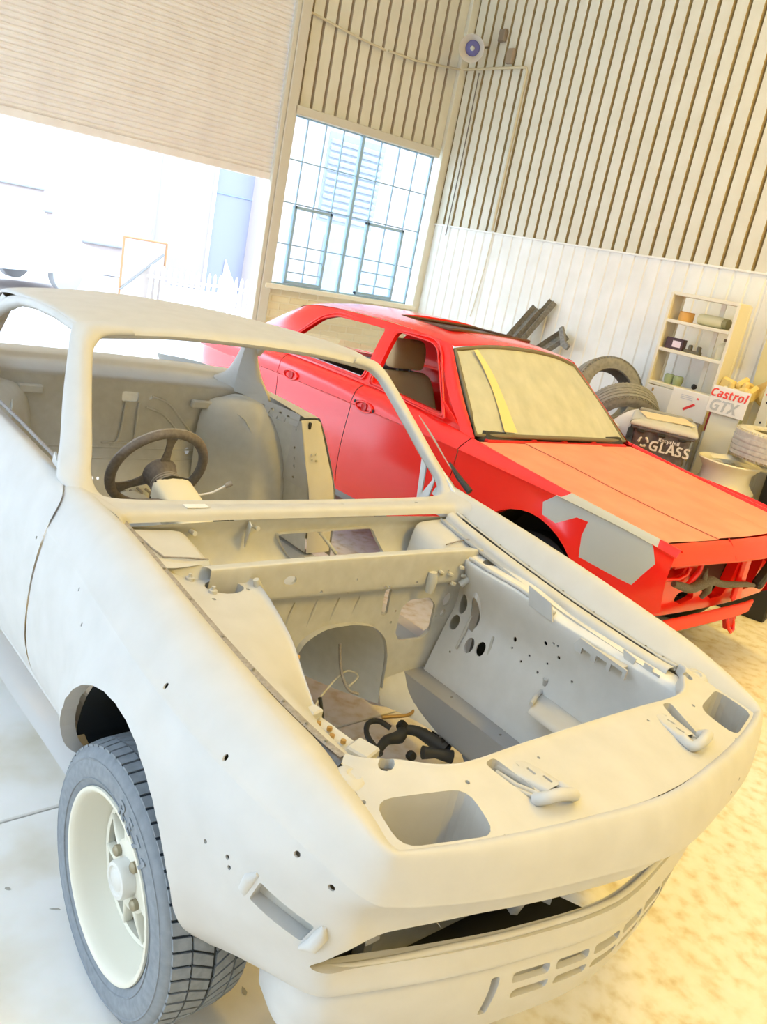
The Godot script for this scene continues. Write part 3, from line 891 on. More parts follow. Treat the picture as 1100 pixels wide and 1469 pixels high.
func pocket_rim() -> Array:
	# pressed ends of the side lamp seat
	return [tube(S.new(), P3([-.760,.660,.450, -.759,.640,.434, -.757,.608,.422, -.755,.590,.428]), [0.004, 0.0135, 0.0135, 0.004], 10),
		tube(S.new(), P3([-.695,.622,.566, -.694,.602,.563, -.698,.574,.553, -.708,.556,.534]), [0.004, 0.0135, 0.0135, 0.004], 10)]

func coupe_slam(car: Node3D) -> void:
	# top panel between the engine bay and the nose
	var h := 0.0
	var R0 := P3([-.575,.795,.402, -.555,.796,.425, -.50,.797,.448, -.395,.795,.499, -.20,.793,.497, 0,.793,.496, .20,.793,.497, .395,.795,.499, .50,.797,.448, .555,.796,.425, .575,.795,.402])
	var R1 := P3([-.582,.822,.405, -.560,.826,.432, -.505,.826,.458, -.397,.824,.510, -.20,.822,.508, 0,.822,.507, .20,.822,.508, .397,.824,.510, .505,.826,.458, .560,.826,.432, .582,.822,.405])
	var R2 := P3([-.600,.812,.425, -.572,.816,.452, -.510,.818,.480, -.402,.818,.527, -.20,.817,.524, 0,.817,.523, .20,.817,.524, .402,.818,.527, .510,.818,.480, .572,.816,.452, .600,.812,.425])
	var R3 := P3([-.614,.798,.50, -.585,.800,.53, -.515,.803,.555, -.41,.804,.585, -.205,.806,.60, 0,.808,.606, .205,.806,.60, .41,.804,.585, .515,.803,.555, .585,.800,.53, .614,.798,.50])
	var R4 := P3([-.632,.784,.600, -.606,.783,.626, -.524,.784,.648, -.42,.785,.672, -.21,.787,.704, 0,.789,.720, .21,.787,.704, .42,.785,.672, .524,.784,.648, .606,.783,.626, .632,.784,.600])
	var s := loft([R0, R1, R2, R3, R4], 6, 6)
	for sg in [-1.0, 1.0]:
		var pk := soft([Vector2(sg * .598, .512), Vector2(sg * .416, .562), Vector2(sg * .432, .660), Vector2(sg * .612, .612)], 0.035, 4)
		s = cut(s, Vector3.ZERO, X3, -Z3, zflip(pk), 0.5, 1.2, 0.15, V(0, -1, 0))
		s = cut(s, Vector3.ZERO, X3, -Z3, zflip(soft([Vector2(sg * .336, .525), Vector2(sg * .302, .520), Vector2(sg * .276, .61), Vector2(sg * .300, .645)], 0.012)), 0.5, 1.2, 0.035, V(0, -1, 0))
		s = hole(s, Vector3.ZERO, X3, -Z3, 0.5, 1.2, [[sg * .529, -.459, .017, .013]], 0.02, V(0, -1, 0), 12)
		s = hole(s, Vector3.ZERO, X3, -Z3, 0.5, 1.2, [[sg * .612, -.505, .005], [sg * .405, -.550, .005], [sg * .420, -.668, .005], [sg * .20, -.55, .004]], 0.006, V(0, -1, 0), 6)
	part("slam_panel", s, M.primer, car)
	for sg in [-1.0, 1.0]:
		# bonnet hinge: slotted seat, two rods in the trough and a hooked arm at the front
		var hn := part("bonnet_hinge", hinge_plate(sg), M.primer, car)
		part("trough", bx(V(sg * .302, .768, .585), V(0.06, 0.006, 0.14), 0.001, V(0, sg * -0.33, 0)), M.primer2, hn)
		part("rod", tube(S.new(), [V(sg * .318, .794, .530), V(sg * .307, .792, .58), V(sg * .285, .796, .635)], 0.006, 6), M.primer, hn)
		part("rod", tube(S.new(), [V(sg * .305, .798, .535), V(sg * .296, .796, .58), V(sg * .275, .800, .63)], 0.005, 6), M.primer, hn)
		part("hook", tube(S.new(), Array(cr([V(sg * .300, .800, .630), V(sg * .296, .815, .648), V(sg * .270, .822, .658), V(sg * .240, .818, .664), V(sg * .222, .806, .655), V(sg * .226, .808, .625)], 3)), 0.0125, 8), M.primer, hn)
		# lamp bucket floor
		part("lamp_bucket", bx(V(sg * .515, .650, .560), V(0.15, 0.006, 0.085), 0.001, V(0, sg * 0.25, 0)), M.primer2 if sg < 0 else M.under, car)  # far floor in the dark tone: shade of that pocket painted in
	# embossing outboard of the round holes
	for sg in [-1.0, 1.0]:
		part("stop_boss", spun(S.new(), at(V(sg * .596, .806, .45), V(0.12, 0, sg * 0.1)), [Vector2(0.034, -0.004), Vector2(0.026, 0.006), Vector2(0.014, 0.008), Vector2(0.010, 0.004), Vector2(0, 0.004)], 20), M.primer, car)

func hinge_plate(sg: float) -> S:
	var s := S.new()
	var r := [[], [], [], []]
	for q in [[.525, .302, .250], [.545, .296, .236], [.575, .287, .226], [.605, .276, .220], [.630, .268, .218]]:
		r[0].append(V(sg * q[1], .800, q[0])); r[1].append(V(sg * (q[1] - 0.006), .812, q[0])); r[2].append(V(sg * (q[2] + 0.006), .814, q[0])); r[3].append(V(sg * q[2], .802, q[0]))
	s = loft(r, 3, 3, sg > 0)
	for z in [.545, .577, .608]:
		s = cut(s, V(sg * (.268 - (z - .545) * 0.4), 0, z), X3, -Z3, rrect(0.006, 0.022, 0.002, 2), 0.5, 1.2, 0.012, V(0, -1, 0))
	return s

func zflip(p: PackedVector2Array) -> PackedVector2Array:    # (x, z) to the plane (x, -z)
	var o := PackedVector2Array()
	for q in p: o.append(Vector2(q.x, -q.y))
	return o

func coupe_bay(car: Node3D) -> void:
	# seal flange round the bonnet opening on both sides
	for sg in [-1.0, 1.0]:
		var a := []
		var b := []
		for q in [[.617, .905, -.535], [.612, .890, -.45], [.606, .863, -.25], [.602, .833, 0.0], [.597, .817, .2], [.592, .811, .33], [.588, .812, .40]]:
			a.append(V(sg * q[0], q[1], q[2])); b.append(V(sg * (q[0] - 0.013), q[1] + 0.003, q[2]))
		var fl := S.new()
		var rr := [a, b, [], []]
		for p in b: rr[2].append(p + V(0, -0.008, 0))
		for p in a: rr[3].append(p + V(0, -0.02, 0))
		var fp := part("seal_flange", loft(rr, 4, 1, sg > 0), M.seal if sg < 0 else M.primer, car)
		var clips := S.new()
		for k in 9:
			var f := 0.5 + k * 0.6
			var i := int(f)
			if i < a.size() - 1:
				var p: Vector3 = (a[i] as Vector3).lerp(a[i + 1], f - i)
				spun(clips, at(p + V(sg * -0.006, 0.003, 0)), [Vector2(0.0035, 0), Vector2(0.0025, 0.002), Vector2(0, 0.0022)], 8)
		part("rivet", clips, M.steel, fp)
	# far gutter: channel, groove and inner strip
	var gut := []
	for off in [[-.004, -.004], [-.012, -.016], [-.020, -.016], [-.026, -.004], [-.056, -.008], [-.060, -.030], [-.082, -.034], [-.088, -.020]]:
		var r := []
		for q in [[.617, .905, -.535], [.612, .890, -.45], [.606, .863, -.25], [.602, .833, 0.0], [.597, .817, .2], [.592, .811, .33], [.588, .812, .40]]:
			r.append(V(q[0] + off[0], q[1] + off[1] + 0.004, q[2]))
		gut.append(r)
	part("drip_channel", loft(gut, 4, 2), M.primer, car)
	part("gutter_groove", tube(S.new(), P3([.600,.894,-.50, .596,.880,-.40, .590,.858,-.25, .586,.828,0, .581,.812,.2, .577,.806,.33]), 0.0045, 6), M.dark, car)
	# near inner wing with the strut tower (the slope below the flange)
	var o1 := P3([-.590,.862,-.41, -.590,.842,-.33, -.588,.832,-.25, -.586,.812,-.10, -.584,.802,.03, -.580,.795,.2, -.576,.792,.40])
	var m1 := P3([-.500,.815,-.41, -.500,.812,-.33, -.500,.812,-.25, -.505,.803,-.10, -.510,.785,.03, -.512,.768,.2, -.515,.765,.40])
	var i1 := P3([-.385,.806,-.39, -.362,.806,-.33, -.356,.804,-.26, -.372,.768,-.10, -.398,.722,.03, -.440,.690,.2, -.455,.700,.40])
	var j1 := P3([-.380,.79,-.39, -.350,.785,-.33, -.345,.775,-.26, -.362,.735,-.10, -.39,.69,.03, -.435,.66,.2, -.452,.67,.40])
	var k1 := P3([-.40,.38,-.39, -.40,.38,-.33, -.40,.38,-.26, -.41,.38,-.10, -.42,.38,.03, -.44,.38,.2, -.455,.38,.40])
	var nw := loft([o1, m1, i1, j1, k1], 6, 5)
	nw = cut(nw, V(-.425, 0, -.315), X3, -Z3, ring(0, 0, .052, .042, 20), 0.6, 1.1, 0.03, V(0, -1, 0))
	nw = hole(nw, Vector3.ZERO, X3, -Z3, 0.6, 1.1, [[-.49, .25, .006], [-.37, .29, .006]], 0.006, V(0, -1, 0), 6)
	var nwp := part("inner_wing", nw, M.primer, car)
	for q in [[-.475, .812, -.285], [-.372, .81, -.345], [-.50, .815, -.36]]:
		part("stud", spun(S.new(), at(V(q[0], q[1] - 0.004, q[2])), [Vector2(0.011, 0), Vector2(0.011, 0.01), Vector2(0.005, 0.011), Vector2(0.005, 0.02), Vector2(0, 0.02)], 8), M.primer, nwp)
	# stepped tie between tower and bulkhead
	part("tower_brace", loft([P3([-.588,.862,-.405, -.50,.85,-.395, -.44,.852,-.385]), P3([-.588,.835,-.392, -.50,.812,-.372, -.43,.81,-.362])], 3, 2), M.primer2, nwp)
	# rail end with brackets at the near front corner
	var nb := part("rail_bracket", bx(V(-.43, .675, .20), V(0.075, 0.04, 0.24), 0.006, V(0, 0.14, 0)), M.primer, car)
	part("bracket_box", bx(V(-.405, .700, .275), V(0.05, 0.022, 0.055), 0.004, V(0, 0.3, 0.1)), M.primer, nb)
	part("bracket_box", bx(V(-.43, .708, .125), V(0.035, 0.022, 0.03), 0.004, V(0, 0.2, 0)), M.primer, nb)
	for k in 4: part("stud", spun(S.new(), at(V(-.44 + 0.012 * (k % 2), .700, .16 + 0.025 * k)), [Vector2(0.006, 0), Vector2(0.006, 0.008), Vector2(0, 0.009)], 8), M.brass, nb)
	part("brake_fitting", tube(S.new(), P3([-.392,.742,-.075, -.372,.738,-.068, -.352,.73,-.06]), [0.008, 0.012, 0.010], 8), M.brass, car)
	# bulkhead
	var fw := loft([P3([-.46,.842,-.375, -.20,.850,-.368, .10,.852,-.366, .40,.850,-.368, .60,.842,-.375]), P3([-.46,.850,-.34, -.20,.858,-.33, .10,.86,-.328, .40,.858,-.33, .60,.85,-.34]), P3([-.46,.842,-.332, -.20,.85,-.322, .10,.852,-.32, .40,.85,-.322, .60,.842,-.332]), P3([-.46,.80,-.334, -.20,.80,-.325, .10,.80,-.323, .40,.80,-.325, .60,.80,-.334]), P3([-.46,.752,-.338, -.20,.748,-.330, .10,.745,-.328, .40,.745,-.330, .60,.75,-.338]), P3([-.46,.740,-.362, -.20,.736,-.36, .10,.733,-.36, .40,.733,-.36, .60,.738,-.362]), P3([-.46,.62,-.372, -.20,.62,-.372, .10,.62,-.372, .40,.62,-.372, .60,.62,-.372]), P3([-.46,.48,-.38, -.20,.48,-.38, .10,.48,-.38, .40,.48,-.38, .60,.48,-.38]), P3([-.46,.36,-.385, -.20,.36,-.385, .10,.36,-.385, .40,.36,-.385, .60,.36,-.385])], 5, 4)
	var tun := soft([Vector2(-.125, .30), Vector2(-.118, .52), Vector2(-.095, .585), Vector2(-.03, .622), Vector2(.075, .624), Vector2(.165, .606), Vector2(.228, .556), Vector2(.262, .48), Vector2(.285, .30)], 0.03)
	fw = cut(fw, Vector3.ZERO, X3, Y3, tun, -0.6, -0.2, 0.02, Z3)
	fw = cut(fw, Vector3.ZERO, X3, Y3, soft([Vector2(.278, .650), Vector2(.305, .676), Vector2(.395, .676), Vector2(.432, .645), Vector2(.445, .545), Vector2(.414, .520), Vector2(.311, .524), Vector2(.284, .557)], 0.012), -0.6, -0.2, 0.01, -Z3)
	fw = cut(fw, V(.203, .680, 0), X3, Y3, rot2(rrect(0.026, 0.098, 0.012), 0.15), -0.6, -0.2, 0.01, -Z3)
	fw = hole(fw, Vector3.ZERO, X3, Y3, -0.6, -0.2, [[.482, .660, .019, .026], [.480, .610, .011, .014], [-.215, .805, .020, .014]], 0.008, -Z3, 12)
	fw = hole(fw, Vector3.ZERO, X3, Y3, -0.6, -0.2, [[.02, .79, .004], [.0, .745, .004], [.27, .76, .005], [-.10, .76, .005], [-.11, .735, .006], [.14, .755, .005], [.158, .755, .005], [.46, .72, .004], [.25, .60, .005], [.255, .64, .005], [.452, .60, .004], [.40, .79, .004]], 0.004, -Z3, 6)
	var fwp := part("bulkhead", fw, M.primer2, car)
	for x in [-.155, -.075, .005, .085]:
		part("swage", tube(S.new(), P3([x,.715,-.362, x - .004,.68,-.366, x - .012,.62 + (x + .155) * 0.1,-.372]), [0.002, 0.005, 0.002], 6), M.primer2, fwp)
	part("drain_stub", tube(S.new(), P3([.320,.795,-.315, .322,.765,-.312, .326,.728,-.318]), [0.014, 0.017, 0.015], 10), M.primer2, fwp)
	part("column_boss", tube(S.new(), P3([-.345,.83,-.30, -.325,.79,-.30, -.318,.73,-.32]), [0.008, 0.016, 0.026], 10), M.primer2, fwp)
	for q in [[.405, .78], [.45, .80], [.36, .79], [.43, .745], [.47, .77]]:
		part("bracket_tab", bx(V(q[0], q[1], -.318), V(0.012, 0.022, 0.012), 0.003, V(0, 0, q[0] * 3)), M.primer2, fwp)
	part("welded_bracket", tube(S.new(), P3([.53,.80,-.315, .50,.77,-.312, .47,.735,-.322]), [0.012, 0.016, 0.012], 8), M.primer2, fwp)
	# transmission tunnel behind the arch
	var tr := []
	for q in [[-.118, .30], [-.112, .52], [-.09, .580], [-.03, .616], [.075, .618], [.160, .600], [.222, .552], [.255, .48], [.278, .30]]:
		tr.append([V(q[0], q[1], -.37), V(lerpf(q[0], 0.08, 0.25), q[1] - 0.05, -.62), V(lerpf(q[0], 0.08, 0.4), q[1] - 0.10, -1.0), V(lerpf(q[0], 0.08, 0.45), q[1] - 0.12, -1.9)])
	part("transmission_tunnel", loft(tr, 4, 3), M.primer2, car)
	# cowl plenum behind the bulkhead
	var pl := loft([P3([-.60,.885,-.548, -.30,.892,-.552, 0,.894,-.552, .30,.892,-.552, .60,.885,-.548]), P3([-.60,.84,-.575, -.30,.84,-.578, 0,.84,-.578, .30,.84,-.578, .60,.84,-.575]), P3([-.60,.78,-.56, -.30,.775,-.56, 0,.775,-.56, .30,.775,-.56, .60,.78,-.56]), P3([-.60,.755,-.50, -.30,.75,-.50, 0,.75,-.50, .30,.75,-.50, .60,.755,-.50]), P3([-.60,.76,-.38, -.30,.755,-.375, 0,.755,-.373, .30,.755,-.375, .60,.76,-.38])], 5, 4)
	pl = cut(pl, Vector3.ZERO, X3, Y3, soft([Vector2(-.118, .842), Vector2(.252, .850), Vector2(.312, .765), Vector2(-.062, .762)], 0.02), -0.7, -0.52, 0.02, Z3)
	pl = hole(pl, Vector3.ZERO, X3, Y3, -0.7, -0.52, [[.50, .83, .020, .026]], 0.01, Z3, 12)
	var plp := part("plenum", pl, M.primer2, car)
	part("vent_divider", tube(S.new(), P3([.045,.842,-.57, .09,.80,-.565, .125,.765,-.56]), 0.006, 6), M.primer2, plp)
	part("vent_flap", loft([P3([-.10,.838,-.585, .08,.842,-.585, .245,.845,-.585]), P3([-.095,.822,-.62, .08,.825,-.62, .25,.828,-.62])], 3, 2), M.white, plp)
	part("gusset", prism(S.new(), Transform3D(Basis(Vector3.UP, 1.2), V(-.235, .86, -.53)), P2([-.02, .03, .05, .03, .035, -.04, .02, -.05]), 0.004), M.primer2, plp)
	for q in [[-.40, .86], [-.20, .868]]: part("stud", tube(S.new(), [V(q[0], q[1], -.565), V(q[0], q[1] + 0.002, -.54)], 0.007, 8), M.primer2, plp)
	# boxed ends of the plenum
	for sg in [-1.0, 1.0]:
		var e := loft([[V(sg * .605, .890, -.52), V(sg * .602, .868, -.43), V(sg * .60, .855, -.36)], [V(sg * .53, .876, -.545), V(sg * .53, .862, -.45), V(sg * .53, .842, -.375)], [V(sg * .445, .868, -.545), V(sg * .44, .852, -.45), V(sg * .435, .840, -.385)], [V(sg * .415, .835, -.535), V(sg * .40, .81, -.45), V(sg * .40, .80, -.385)], [V(sg * .40, .76, -.53), V(sg * .385, .76, -.45), V(sg * .385, .76, -.385)]], 4, 3, sg > 0)
		var ep := part("plenum_box", e, M.primer, car)
		part("panel_edge", tube(S.new(), [V(sg * .590, .886, -.50), V(sg * .575, .872, -.44), V(sg * .555, .860, -.405), V(sg * .49, .856, -.40), V(sg * .435, .85, -.395)], 0.0025, 6), M.seal, ep)
	# cowl top between bonnet and windscreen
	var cw := loft([P3([-.628,.905,-.500, -.612,.903,-.525, -.56,.898,-.542, -.30,.897,-.546, 0,.897,-.546, .30,.897,-.546, .56,.898,-.542, .612,.903,-.525, .628,.905,-.500]), P3([-.640,.928,-.505, -.618,.925,-.535, -.56,.918,-.553, -.30,.917,-.556, 0,.917,-.556, .30,.917,-.556, .56,.918,-.553, .618,.925,-.535, .640,.928,-.505]), P3([-.655,.940,-.53, -.635,.937,-.56, -.57,.926,-.575, -.30,.924,-.578, 0,.924,-.578, .30,.924,-.578, .57,.926,-.575, .635,.937,-.56, .655,.940,-.53]), P3([-.680,.950,-.60, -.655,.944,-.615, -.58,.926,-.612, -.30,.920,-.610, 0,.919,-.608, .30,.920,-.610, .58,.926,-.612, .655,.944,-.615, .680,.950,-.60]), P3([-.685,.953,-.66, -.655,.945,-.66, -.58,.930,-.636, -.30,.925,-.630, 0,.924,-.628, .30,.925,-.630, .58,.930,-.636, .655,.945,-.66, .685,.953,-.66]), P3([-.665,.94,-.675, -.640,.93,-.67, -.575,.915,-.646, -.30,.91,-.64, 0,.91,-.638, .30,.91,-.64, .575,.915,-.646, .640,.93,-.67, .665,.94,-.675])], 5, 4)
	cw = hole(cw, Vector3.ZERO, X3, -Z3, 0.7, 1.1, [[.135, .592, .007, .005], [.455, .592, .008, .006], [-.27, .60, .005, .003]], 0.01, V(0, -1, 0), 10)
	part("cowl_panel", cw, M.primer, car)
	part("patch", bx(V(-.385, .9255, -.585), V(0.07, 0.002, 0.03), 0.001), M.white, car)
	# far inner wing, strut tower and rail
	var u := P3([.560,.842,-.37, .545,.835,-.30, .540,.832,-.20, .535,.828,-.08, .522,.806,.06, .520,.800,.2, .520,.795,.41, .520,.792,.47])
	var ug := P3([.590,.855,-.37, .590,.845,-.30, .588,.835,-.20, .586,.825,-.08, .580,.804,.06, .574,.796,.2, .568,.792,.41, .565,.788,.47])
	var w1 := P3([.500,.832,-.37, .475,.828,-.30, .468,.826,-.20, .480,.820,-.08, .490,.796,.06, .495,.790,.2, .50,.784,.41, .50,.782,.47])
	var w2 := P3([.495,.80,-.37, .465,.80,-.30, .460,.797,-.20, .472,.79,-.08, .484,.77,.06, .490,.765,.2, .495,.755,.41, .495,.75,.47])
	var w3 := P3([.53,.66,-.37, .525,.66,-.30, .522,.655,-.20, .518,.65,-.08, .514,.645,.06, .508,.64,.2, .50,.63,.41, .50,.63,.47])
	var w4 := P3([.50,.55,-.37, .495,.55,-.30, .492,.545,-.20, .490,.54,-.08, .488,.535,.06, .485,.53,.2, .48,.52,.41, .48,.52,.47])
	var w5 := P3([.455,.40,-.37, .455,.40,-.30, .455,.395,-.20, .455,.39,-.08, .455,.385,.06, .455,.38,.2, .455,.375,.41, .455,.375,.47])
	var iw := loft([ug, u, w1, w2, w3, w4, w5], 6, 5, true)
	iw = hole(iw, Vector3.ZERO, Z3, Y3, -0.7, -0.3, [[-.24, .553, .018, .026], [-.194, .563, .018, .024]], 0.006, X3, 14)
	iw = hole(iw, Vector3.ZERO, Z3, Y3, -0.7, -0.3, [[-.335, .655, .018, .036], [-.338, .587, .020, .026]], 0.006, X3, 12)
	iw = hole(iw, Vector3.ZERO, Z3, Y3, -0.7, -0.3, [[-.09, .65, .007, .009], [.03, .70, .007], [-.09, .62, .004], [-.02, .63, .004], [.05, .64, .004], [-.04, .60, .004], [.03, .60, .0045], [.06, .595, .004], [.15, .635, .0045], [.06, .715, .004], [.075, .715, .004], [.085, .68, .006], [-.30, .50, .004]], 0.004, X3, 8)
	iw = cut(iw, V(.53, 0, -.27), X3, -Z3, ring(0, 0, .035, .022, 14), 0.6, 1.1, 0.02, V(0, -1, 0))
	var iwp := part("inner_wing", iw, M.bay, car)
	for q in [[-.278, .640, -.277, .525], [-.170, .620, -.146, .468]]:
		part("swage", tube(S.new(), [V(.512, q[1], q[0]), V(.500, (q[1] + q[3]) / 2, (q[0] + q[2]) / 2), V(.478, q[3], q[2])], [0.004, 0.007, 0.004], 6), M.primer2, iwp)
	part("tower_lip", tube(S.new(), P3([.470,.835,-.31, .466,.832,-.22, .476,.826,-.10, .488,.806,.04]), 0.007, 8), M.primer, iwp)
	part("gusset_plate", prism(S.new(), Transform3D(Basis(Vector3.UP, -PI / 2), V(.474, .80, 0.0)), P2([-.065, .052, .03, .035, .052, -.015, -.045, -.005]), 0.004), M.primer, iwp)
	var comb := S.new()
	prism(comb, Transform3D(Basis(Vector3.UP, -PI / 2), V(.468, 0, 0)), P2([.145, .765, .160, .790, .325, .775, .325, .745, .315, .745, .315, .765, .275, .768, .275, .745, .262, .745, .262, .765, .225, .768, .225, .745, .21, .745, .205, .762, .175, .766, .175, .748, .155, .748]), 0.006)
	part("loom_bracket", comb, M.primer, iwp)
	part("bracket_foot", bx(V(.485, .775, .23), V(0.04, 0.006, 0.16), 0.002, V(0, 0, 0.1)), M.primer, iwp)
	part("wing_tab", prism(S.new(), Transform3D(Basis(Vector3.UP, -PI / 2), V(.50, .80, .30)), P2([-.022, .012, .022, .004, .02, -.02, .004, -.026, -.014, -.008]), 0.005), M.primer, iwp)
	part("wing_tab", prism(S.new(), Transform3D(Basis(Vector3.UP, -PI / 2), V(.505, .80, .36)), P2([-.014, .006, .014, .004, .014, -.02, -.014, -.016]), 0.005), M.primer, iwp)
	for sg in [-1.0]:
		part("bay_corner", loft([[V(sg * .620, .812, .45), V(sg * .575, .800, .408), V(sg * .50, .790, .440)], [V(sg * .620, .60, .45), V(sg * .570, .60, .408), V(sg * .48, .60, .440)], [V(sg * .62, .36, .45), V(sg * .56, .36, .408), V(sg * .44, .36, .440)]], 4, 3), M.primer, car)
	# battery shelf
	var tray := part("battery_shelf", loft([P3([.50,.555,.07, .48,.555,.25, .47,.555,.42]), P3([.40,.552,.115, .39,.552,.26, .385,.552,.42]), P3([.385,.535,.115, .375,.535,.26, .37,.535,.42])], 3, 2), M.primer, car)
	part("shelf_lip", tube(S.new(), P3([.50,.560,.068, .45,.562,.088, .398,.56,.112]), 0.007, 6), M.primer, tray)
	part("shelf_stud", tube(S.new(), P3([.50,.60,.07, .505,.58,.07]), 0.008, 6), M.primer, tray)
	# chassis rail
	var rl := loft([P3([.46,.402,-.385, .46,.400,-.25, .46,.395,0, .46,.385,.25, .46,.38,.45]), P3([.385,.398,-.385, .395,.392,-.25, .40,.388,0, .40,.38,.25, .40,.375,.45]), P3([.376,.385,-.385, .386,.38,-.25, .392,.376,0, .392,.37,.25, .392,.365,.45]), P3([.34,.30,-.385, .375,.29,-.25, .385,.285,0, .385,.28,.25, .385,.28,.45]), P3([.36,.28,-.385, .39,.275,-.25, .40,.27,0, .40,.268,.25, .40,.268,.45])], 5, 3)
	rl = hole(rl, Vector3.ZERO, X3, -Z3, 0.3, 0.5, [[.43, .20, .006, .004], [.43, -.02, .006, .004]], 0.01, V(0, -1, 0), 8)
	part("chassis_rail", rl, mat(grey(0.62), 0.6), car)
	part("chassis_rail", bx(V(-.40, .33, 0.02), V(0.07, 0.10, 0.80), 0.01), mat(grey(0.62), 0.6), car)
	part("toe_board", loft([P3([.262,.385,-.388, .36,.400,-.388, .47,.405,-.388]), P3([.275,.345,-.375, .35,.34,-.335, .43,.35,-.28]), P3([.285,.300,-.365, .345,.288,-.285, .392,.283,-.14])], 4, 4), M.primer2, car)
	# things left in the bay
	var hs := part("engine_mount_loom", wire(P3([.10,.24,-.20, .16,.25,-.21, .22,.255,-.24, .27,.26,-.235, .31,.26,-.26, .345,.265,-.235, .365,.26,-.19, .385,.25,-.13]), [.010, .014, .016, .022, .016, .018, .022, .026], 10), M.dark, car)
	part("hose_loop", wire(P3([.16,.25,-.19, .165,.265,-.27, .20,.275,-.315, .245,.275,-.315, .27,.265,-.28]), 0.009, 8), M.dark, hs)
	part("hose", tube(S.new(), P3([.30,.25,-.15, .34,.25,-.13, .385,.245,-.10]), [.022, .016, .022], 10), M.dark, hs)
	for q in [[.25, .25, -.15, .020], [.31, .27, -.27, .022], [.37, .265, -.22, .016], [.39, .255, -.15, .030], [.40, .265, -.20, .018]]:
		part("clip", bx(V(q[0], q[1], q[2]), V(q[3], q[3], q[3]) * 1.5, 0.008, V(0.5, 0.7, 0.3)), M.black, hs)
	part("fuel_line", wire(P3([-.12,.42,-.20, -.05,.40,-.30, .06,.40,-.38, .14,.41,-.42, .18,.405,-.43, .19,.40,-.40, .13,.39,-.37]), 0.0035, 6), M.primer2, car)
	part("brake_pipe", wire(P3([.10,.52,-.42, .11,.44,-.40, .12,.39,-.36, .16,.37,-.35]), 0.005, 6), M.seal, car)
	part("wire_stub", tube(S.new(), P3([-.13,.50,-.20, -.12,.45,-.18, -.13,.42,-.16]), [.006, .003, .003], 6), M.dark, car)
	part("heater_pipe", wire(P3([.24,.30,-.30, .33,.30,-.28, .37,.31,-.29, .375,.33,-.31]), 0.006, 6), M.brass, car)

# a tube through a smooth curve; radii are given at the points
func wire(p: Array, r, k := 8) -> S:
	var rr = r
	if r is Array:
		rr = []
		for i in p.size() - 1:
			for j in 4: rr.append(lerpf(r[i], r[i + 1], j / 4.0))
		rr.append(r[p.size() - 1])
	return tube(S.new(), Array(cr(p, 4)), rr, k)

func rot2(p: PackedVector2Array, w: float) -> PackedVector2Array:
	var o := PackedVector2Array()
	for q in p: o.append(q.rotated(w))
	return o

